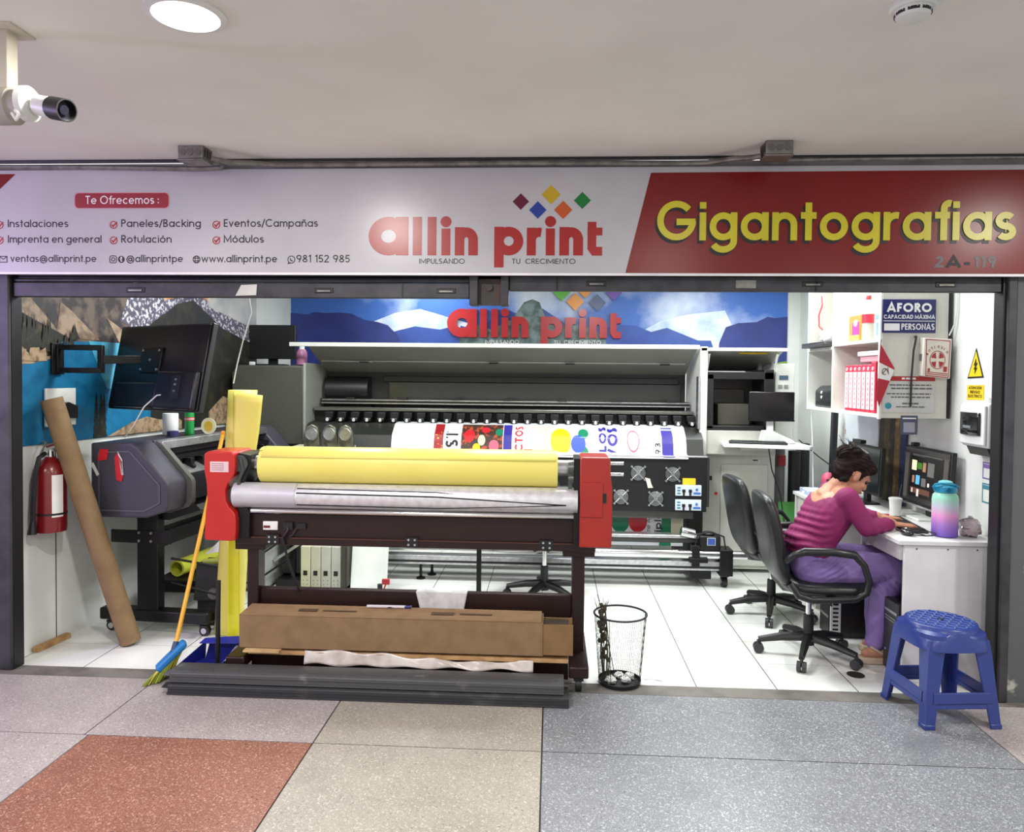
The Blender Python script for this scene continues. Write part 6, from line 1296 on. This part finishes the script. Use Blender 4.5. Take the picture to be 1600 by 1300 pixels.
# ------------------------------------------------------------------ office chairs
leather = mat('black_leatherette', (30,32,32), .35, noise=(5,(22,23,24),.4,.7), bump=(40,.08))
def office_chair(label, loc, rz):
    t = thing('office_chair', label, 'office chair', loc, rz, group='black office chairs')
    # backrest: a curved padded slab, x forward
    cl_ = [(-.165,.435),(-.185,.50),(-.205,.58),(-.222,.68),(-.245,.80),(-.268,.90),(-.283,.955)]
    th = [.055,.10,.105,.10,.098,.088,.05]
    q = MB(); rows = []
    for i, ((x, z), h_) in enumerate(zip(cl_, th)):
        wd = [.17,.20,.215,.225,.225,.21,.17][i]; row = []
        for k in range(24):
            a = 2*pi*k/24; c, s = math.cos(a), math.sin(a)
            row.append((x+h_/2*abs(c)**.7*(1 if c > 0 else -1)-.03*0, wd*abs(s)**.6*(1 if s > 0 else -1), z+.12*0))
        rows.append(row)
    vs = [p for r_ in rows for p in r_]; fs = [(j*24+i, j*24+(i+1) % 24, (j+1)*24+(i+1) % 24, (j+1)*24+i) for j in range(len(rows)-1) for i in range(24)]+[tuple(range(24)), tuple(range(144,168))]
    q.add(vs, fs); o = build('backrest', q, leather, t, local=True, smooth=80); s_ = o.modifiers.new('sub', 'SUBSURF'); s_.levels = s_.render_levels = 2
    q = MB(); rows = []
    for (sx_, z) in ((.80,.405),(.97,.415),(1,.435),(.99,.458),(.9,.472),(.5,.478)):
        rows.append([( .06+.235*sx_*abs(math.cos(2*pi*k/32))**.55*(1 if math.cos(2*pi*k/32) > 0 else -1), .235*sx_*abs(math.sin(2*pi*k/32))**.55*(1 if math.sin(2*pi*k/32) > 0 else -1), z) for k in range(32)])
    vs = [p for r_ in rows for p in r_]; fs = [(j*32+i, j*32+(i+1) % 32, (j+1)*32+(i+1) % 32, (j+1)*32+i) for j in range(len(rows)-1) for i in range(32)]+[tuple(range(32)), tuple(range(160,192))]
    q.add(vs, fs); build('seat', q, leather, t, local=True, smooth=60)
    build('back_bar', MB().tube([(-.19,0,.56),(-.175,0,.46),(-.13,0,.41),(.0,0,.40)], .022, 10, flat=2.2), black, t, local=True)
    for s in (-1, 1):
        y = s*.262
        p = [(-.19,s*.225,.60),(-.16,y,.645),(-.10,y,.665),(.05,y,.668),(.16,y,.655),(.21,y,.60),(.235,y,.52),(.225,y,.45),(.17,y,.415),(.05,y,.405),(-.06,y,.40),(-.13,y,.42),(-.165,s*.235,.48)]
        build('armrest', MB().tube(p, [.014]*2+[.018]*3+[.015]*8, 12, flat=1.25), mat('armrest_black', (26,27,28), .3), t, local=True, smooth=60)
        build('arm_fixing', MB().bar((.05,s*.18,.404),(.05,y,.404),.05,.014), black, t, local=True)
    build('seat_mechanism', B(-.07,.13,-.07,.07,.365,.408), black, t, local=True, bevel=.006); build('height_lever', MB().tube([(.05,-.06,.385),(.05,-.2,.375),(.05,-.24,.37)], .006), black, t, local=True)
    build('gas_lift', MB().cyl((0,0,.22),(0,0,.37),.016), chrome, t, local=True); build('column_sleeve', MB().lathe((0,0,0), [(.034,.07),(.03,.10),(.028,.24),(.024,.245)], 24), black, t, local=True)
    for k in range(5):
        a = 2*pi*k/5+.55; c, s = math.cos(a), math.sin(a)
        lg = build('base_leg', MB().tube([(.02*c,.02*s,.115),(.14*c,.14*s,.105),(.275*c,.275*s,.078)], [.03,.026,.018], 10, flat=.8), black, t, local=True)
        x, y = .275*c, .275*s; tx_, ty_ = -s, c
        build('caster', MB().cyl((x+tx_*.024,y+ty_*.024,.03),(x+tx_*.004,y+ty_*.004,.03),.029).cyl((x-tx_*.024,y-ty_*.024,.03),(x-tx_*.004,y-ty_*.004,.03),.029).cyl((x,y,.03),(x,y,.075),.009), mat('caster_grey', (44,44,46), .4), lg, local=True, smooth=40)
    return t
ch = office_chair('black office chair the woman in the magenta top sits on', (1.50, 4.32, 0), math.radians(-3))
dup(ch, (1.505, 5.06, 0), math.radians(4), 'empty black office chair behind the one the woman sits on')
dup(ch, (-.04, 5.28, 0), math.radians(68), 'black office chair whose star base shows under the laminator')
# ------------------------------------------------------------------ the woman at the desk
def cap(mb, p0, p1, r0, r1, n=16):
    """tapered limb with round ends"""
    p0, p1 = Vector(p0), Vector(p1); d = p1-p0; L_ = d.length; d.normalize(); a = d.orthogonal().normalized(); b = d.cross(a); vs = []
    rows = []
    for j in range(5): t_ = -pi/2+pi/2*j/4; rows.append((p0+d*r0*math.sin(t_), max(r0*math.cos(t_),1e-4)))
    for j in range(5): t_ = pi/2*j/4; rows.append((p1+d*r1*math.sin(t_), max(r1*math.cos(t_),1e-4)))
    for c, r in rows: vs += mb.ring(c, a, b, r, r, n)
    fs = [(q*n+i, q*n+(i+1) % n, (q+1)*n+(i+1) % n, (q+1)*n+i) for q in range(9) for i in range(n)]+[tuple(range(n-1,-1,-1)), tuple(range(9*n,10*n))]
    return mb.add(vs, fs)
def chain(mb, pts, rs, n=16):
    for i in range(len(pts)-1): cap(mb, pts[i], pts[i+1], rs[i], rs[i+1], n)
def fuse(name, mb, m, parent, voxel, smooth_it=6, disp=None):
    """one continuous skin over overlapping forms"""
    o = build(name, mb, m, None, smooth=0, fix=True)
    r = o.modifiers.new('r', 'REMESH'); r.mode = 'VOXEL'; r.voxel_size = voxel; r.use_smooth_shade = True
    s = o.modifiers.new('s', 'SMOOTH'); s.iterations = smooth_it; s.factor = .5
    bpy.context.view_layer.update()
    me = bpy.data.meshes.new_from_object(o.evaluated_get(bpy.context.evaluated_depsgraph_get()))
    loc = o.location.copy(); bpy.data.objects.remove(o); me.transform(Matrix.Translation(loc))
    if disp:
        for v in me.vertices: v.co = disp(v.co, v.normal)
    for p in me.polygons: p.use_smooth = True
    me.name = name
    if not me.materials: me.materials.append(m)
    k = bpy.data.objects.new(name, me); COL.objects.link(k); attach(k, parent)
    return k
t = thing('person', 'woman in magenta top and purple trousers seated at the desk, head bowed over her work', 'person', (1.52, 4.32, .0))
skin = mat('skin', (186,132,104), .5, noise=(20,(176,120,94),.4,.7)); Yc = 4.32
hip = Vector((1.50, Yc, .545)); waist = Vector((1.515, Yc, .70)); chest = Vector((1.60, Yc, .87)); neck = Vector((1.640, Yc-.01, .99)); head = Vector((1.728, Yc-.02, 1.068))
shR, shL = Vector((1.645, Yc-.155, .945)), Vector((1.66, Yc+.155, .935))
elR, elL = Vector((1.735, Yc-.205, .795)), Vector((1.78, Yc+.18, .80))
wrR, wrL = Vector((1.915, Yc-.10, .80)), Vector((1.93, Yc+.12, .80))
knR, knL = Vector((1.93, Yc-.085, .545)), Vector((1.95, Yc+.10, .55))
anR, anL = Vector((1.845, Yc-.07, .095)), Vector((1.93, Yc+.12, .085))
b = MB()
# trunk, pelvis, limbs
for y in (-.06, 0, .06):
    chain(b, [hip+Vector((0,y,0)), waist+Vector((0,y*.9,0)), chest+Vector((0,y*1.2,0))], [.105,.092,.098])
chain(b, [shR, shL], [.06,.06])
chain(b, [chest+Vector((.015,0,.06)), neck, head+Vector((-.03,0,-.02))], [.085,.052,.05])
for (h_, k_, a_) in ((hip+Vector((0,-.085,0)),knR,anR), (hip+Vector((0,.085,0)),knL,anL)): chain(b, [h_, h_.lerp(k_,.5)+Vector((0,0,.005)), k_, k_.lerp(a_,.35)+Vector((-.012,0,0)), a_], [.095,.082,.062,.056,.036])
for (s_, e_, w_) in ((shR,elR,wrR), (shL,elL,wrL)): chain(b, [s_, e_, e_.lerp(w_,.35), w_], [.05,.041,.038,.026])
# feet
for a_ in (anR, anL):
    chain(b, [a_+Vector((-.045,0,-.045)), a_+Vector((.06,0,-.045)), a_+Vector((.14,0,-.055))], [.028,.032,.022]); cap(b, a_, a_+Vector((.03,0,-.04)), .034, .034)
    for k in range(5): cap(b, a_+Vector((.14,-.03+k*.015,-.057)), a_+Vector((.175-.008*abs(k-1),-.034+k*.017,-.062)), .0095, .0085, 8)
# hands: palm, four fingers of different lengths, thumb
for (e_, w_, sgn) in ((elR,wrR,1), (elL,wrL,-1)):
    f_ = Vector((.93, .25*sgn*0+.1, -.12)).normalized(); lat = Vector((-f_.y, f_.x, 0)).normalized()*sgn     # lat points to the thumb side
    pc = w_+f_*.045
    for k in range(4):
        o_ = lat*(.030-.020*k); cap(b, w_+o_*.6+f_*.012, pc+o_+f_*.042, .013, .0105, 10)
        ln = (.070,.078,.072,.056)[k]; k0 = pc+o_+f_*.042; k1 = k0+f_*ln*.45+Vector((0,0,.004)); k2 = k1+f_*ln*.30+Vector((0,0,-.010)); k3 = k2+f_*ln*.22+Vector((0,0,-.012))
        chain(b, [k0,k1,k2,k3], [.0095,.0085,.0078,.007], 8)
    th0 = w_+f_*.02+lat*.022; th1 = th0+f_*.032+lat*.026+Vector((0,0,-.006)); th2 = th1+f_*.03+lat*.008+Vector((0,0,-.008)); chain(b, [th0,th1,th2], [.014,.011,.0085], 8)
# head: bowed, face turned down and away from the camera
Fd = Vector((.80, .10, -.59)).normalized(); Ud = Vector((.58, .06, .81)); Ud = (Ud-Fd*Ud.dot(Fd)).normalized(); Sd = Fd.cross(Ud)
HR = Matrix((Fd, Sd, Ud)).transposed()
hp = lambda x, y, z: head+Fd*x+Sd*y+Ud*z
b.sph(head+Ud*.02-Fd*.01, .095, .074, .098, 24, 16, HR); b.sph(hp(.035,0,-.045), .058, .055, .068, 20, 14, HR); b.sph(hp(.062,0,-.092), .026, .028, .022, 14, 10, HR)
cap(b, hp(.092,0,.0), hp(.105,0,-.032), .009, .0115, 12); b.sph(hp(.099,0,-.037), .010, .016, .008, 12, 8, HR); b.sph(hp(.084,0,.018), .014, .044, .012, 14, 8, HR)
for s in (-1, 1): b.sph(hp(.062,s*.034,-.035), .026, .022, .022, 12, 8, HR); b.sph(hp(-.012,s*.076,-.018), .019, .010, .031, 14, 10, HR)
b.sph(hp(.093,0,-.062), .010, .024, .006, 12, 8, HR); b.sph(hp(.090,0,-.072), .010, .021, .007, 12, 8, HR)
body = fuse('body', b, skin, t, .0045, 3)
# eyes, brows, lips as small parts of the face
q = MB()
for s in (-1, 1): q.sph(hp(.078,s*.032,-.004), .012, .014, .009, 12, 8, HR)
build('eyes', q, mat('eye_dark', (40,28,24), .2), t)
q = MB()
for s in (-1, 1): q.tube([hp(.092,s*.014,.020), hp(.090,s*.034,.026), hp(.076,s*.052,.018)], [.003,.004,.002], 8)
build('eyebrows', q, mat('brow_dark', (44,28,24), .6), t)
build('lips', MB().tube([hp(.094,-.022,-.067), hp(.102,-.008,-.065), hp(.103,.0,-.067), hp(.102,.008,-.065), hp(.094,.022,-.067)], [.002,.0045,.004,.0045,.002], 8), mat('lips', (150,76,70), .4), t)
# hair tied up at the back of the head, with a claw clip
q = MB(); q.sph(hp(-.020,0,.048), .098, .086, .086, 24, 16, HR); q.sph(hp(-.062,0,.0), .062, .076, .085, 20, 14, HR); q.sph(hp(.045,0,.075), .052, .066, .038, 18, 12, HR)
q.sph(hp(-.105,0,.065), .055, .055, .052, 18, 12, HR); q.sph(hp(-.085,.03,.10), .04, .04, .03, 14, 10, HR); q.sph(hp(-.08,-.035,.09), .04, .04, .032, 14, 10, HR)
for s in (-1, 1): cap(q, hp(.022,s*.076,.03), hp(.012,s*.078,-.022), .013, .007, 10); cap(q, hp(-.045,s*.055,-.06), hp(-.06,s*.045,-.082), .02, .012, 10)
rnd = random.Random(4)
def hairdisp(co, no):
    d_ = co-head; a = math.atan2(d_.dot(Sd), d_.dot(Ud)); return co+no*(.0028*math.sin(a*34+d_.dot(Fd)*60)+.002*math.sin(d_.dot(Fd)*120+a*9))
hr = fuse('hair', q, mat('hair_dark', (22,10,11), .75, noise=(26,(44,20,20),.5,.7), spec=.2), t, .0048, 3, hairdisp)
rb = random.Random(8); q = MB()
for k in range(34):
    x0, y0, z0 = -.09+rb.uniform(-.03,.03), rb.uniform(-.05,.05), .085+rb.uniform(-.02,.03)
    q.tube([hp(x0,y0,z0), hp(x0-.02+rb.uniform(-.02,.02),y0+rb.uniform(-.02,.02),z0+.012), hp(x0-.045+rb.uniform(-.03,.03),y0+rb.uniform(-.03,.03),z0+.02+rb.uniform(-.03,.03))], [.003,.0026,.001], 5)
build('hair_strands', q, mat('hair_strand', (36,16,17), .5), hr)
build('hair_clip', MB().prism([tuple(hp(-.05,-.03,.126)),tuple(hp(.0,-.04,.132)),tuple(hp(.0,.0,.142)),tuple(hp(-.05,.0,.138))], tuple(Ud*.006)), mat('clip_silver', (206,200,196), .3, .5), hr)
build('earring', MB().tube([hp(.0,-.088,-.045), hp(.0,-.09,-.075)], .0025, 6), silver, t)
# magenta top
b = MB()
for y in (-.062, 0, .062): chain(b, [hip+Vector((-.005,y,.115)), waist+Vector((0,y*.95,0)), chest+Vector((.0,y*1.25,-.02))], [.122,.108,.112])
chain(b, [shR+Vector((.0,.01,-.012)), shL+Vector((.0,-.01,-.012))], [.066,.066]); cap(b, chest+Vector((.03,-.05,.0)), chest+Vector((.03,.05,.0)), .095, .095)
for (s_, e_, w_) in ((shR,elR,wrR), (shL,elL,wrL)): chain(b, [s_, s_.lerp(e_,.5), e_, e_.lerp(w_,.4), e_.lerp(w_,.86)], [.063,.056,.052,.047,.036])
def topdisp(co, no):
    k = max(0, min(1, (.90-co.z)/.1)); arm = max(0, min(1, (co.x-1.68)/.06))
    w1 = math.sin(co.z*150+math.sin(co.x*30)*1.4+co.y*14); back = max(0, min(1, (1.58-co.x)/.08))
    w2 = math.sin(co.x*85+co.z*40+co.y*22)
    z_ = co+no*(.0055*w1*back*k+.0035*w2*arm)
    return z_
magenta = mat('top_magenta', (128,22,84), .75, noise=(7,(112,18,74),.4,.7))
top = fuse('top', b, magenta, t, .0058, 4, topdisp)
# cut the neckline: remove the top where the neck and upper back are bare
bmx = bmesh.new(); bmx.from_mesh(top.data)
nk = neck+Vector((-.035,0,.0))
kill = [v for v in bmx.verts if (v.co-(neck+Vector((-.058,0,.012)))).length < .124]
bmesh.ops.delete(bmx, geom=kill, context='VERTS'); nc = neck+Vector((-.058,0,.012))
for v in bmx.verts:
    if v.is_boundary and (v.co-nc).length < .14: v.co = nc+(v.co-nc).normalized()*.124
bmx.to_mesh(top.data); bmx.free()
# purple trousers
b = MB()
for y in (-.07, .07): cap(b, hip+Vector((-.015,y,-.0)), hip+Vector((.0,y*.9,.105)), .112, .108)
for (h_, k_, a_) in ((hip+Vector((0,-.09,0)),knR,anR), (hip+Vector((0,.09,0)),knL,anL)): chain(b, [h_, h_.lerp(k_,.5), k_, k_.lerp(a_,.3)+Vector((-.012,0,0)), k_.lerp(a_,.93)], [.108,.096,.080,.075,.056])
def legdisp(co, no):
    fold = math.exp(-((co.x-1.86)**2+(co.z-.46)**2)/.004); hipf = math.exp(-((co.x-1.56)**2+(co.z-.60)**2)/.006)
    return co+no*(.006*math.sin((co.x+co.z)*140)*fold+.006*math.sin((co.x*.9-co.z*1.4)*120+co.y*12)*hipf+.002*math.sin(co.z*40+co.x*23))
fuse('trousers', b, mat('trousers_purple', (136,112,172), .75, noise=(6,(122,100,158),.4,.7)), t, .006, 4, legdisp)
# platform sandals
sole = mat('sandal_beige', (206,186,162), .6)
for a_ in (anR, anL):
    pts = [(-.085,-.032),(-.06,-.042),(.05,-.044),(.13,-.05),(.185,-.035),(.195,0),(.18,.038),(.12,.046),(.02,.036),(-.06,.034),(-.088,.02)]
    sd = build('sandal', MB().prism([(a_.x+x, a_.y+y, .002) for x, y in pts], (0,0,.034)), sole, t, bevel=.006)
    build('strap', MB().tube([a_+Vector((-.035,-.034,.005)), a_+Vector((.03,-.044,-.03)), a_+Vector((.075,-.042,-.058))], .0055, 8, flat=1.6).tube([a_+Vector((.03,-.044,-.034)), a_+Vector((.05,-.02,.0)), a_+Vector((.06,.03,-.005)), a_+Vector((.05,.04,-.05))], .005, 8, flat=1.6).tube([a_+Vector((.02,-.042,-.02)), a_+Vector((.055,-.03,-.01)), a_+Vector((.10,.0,-.02)), a_+Vector((.11,.036,-.055))], .0055, 8), sole, sd)
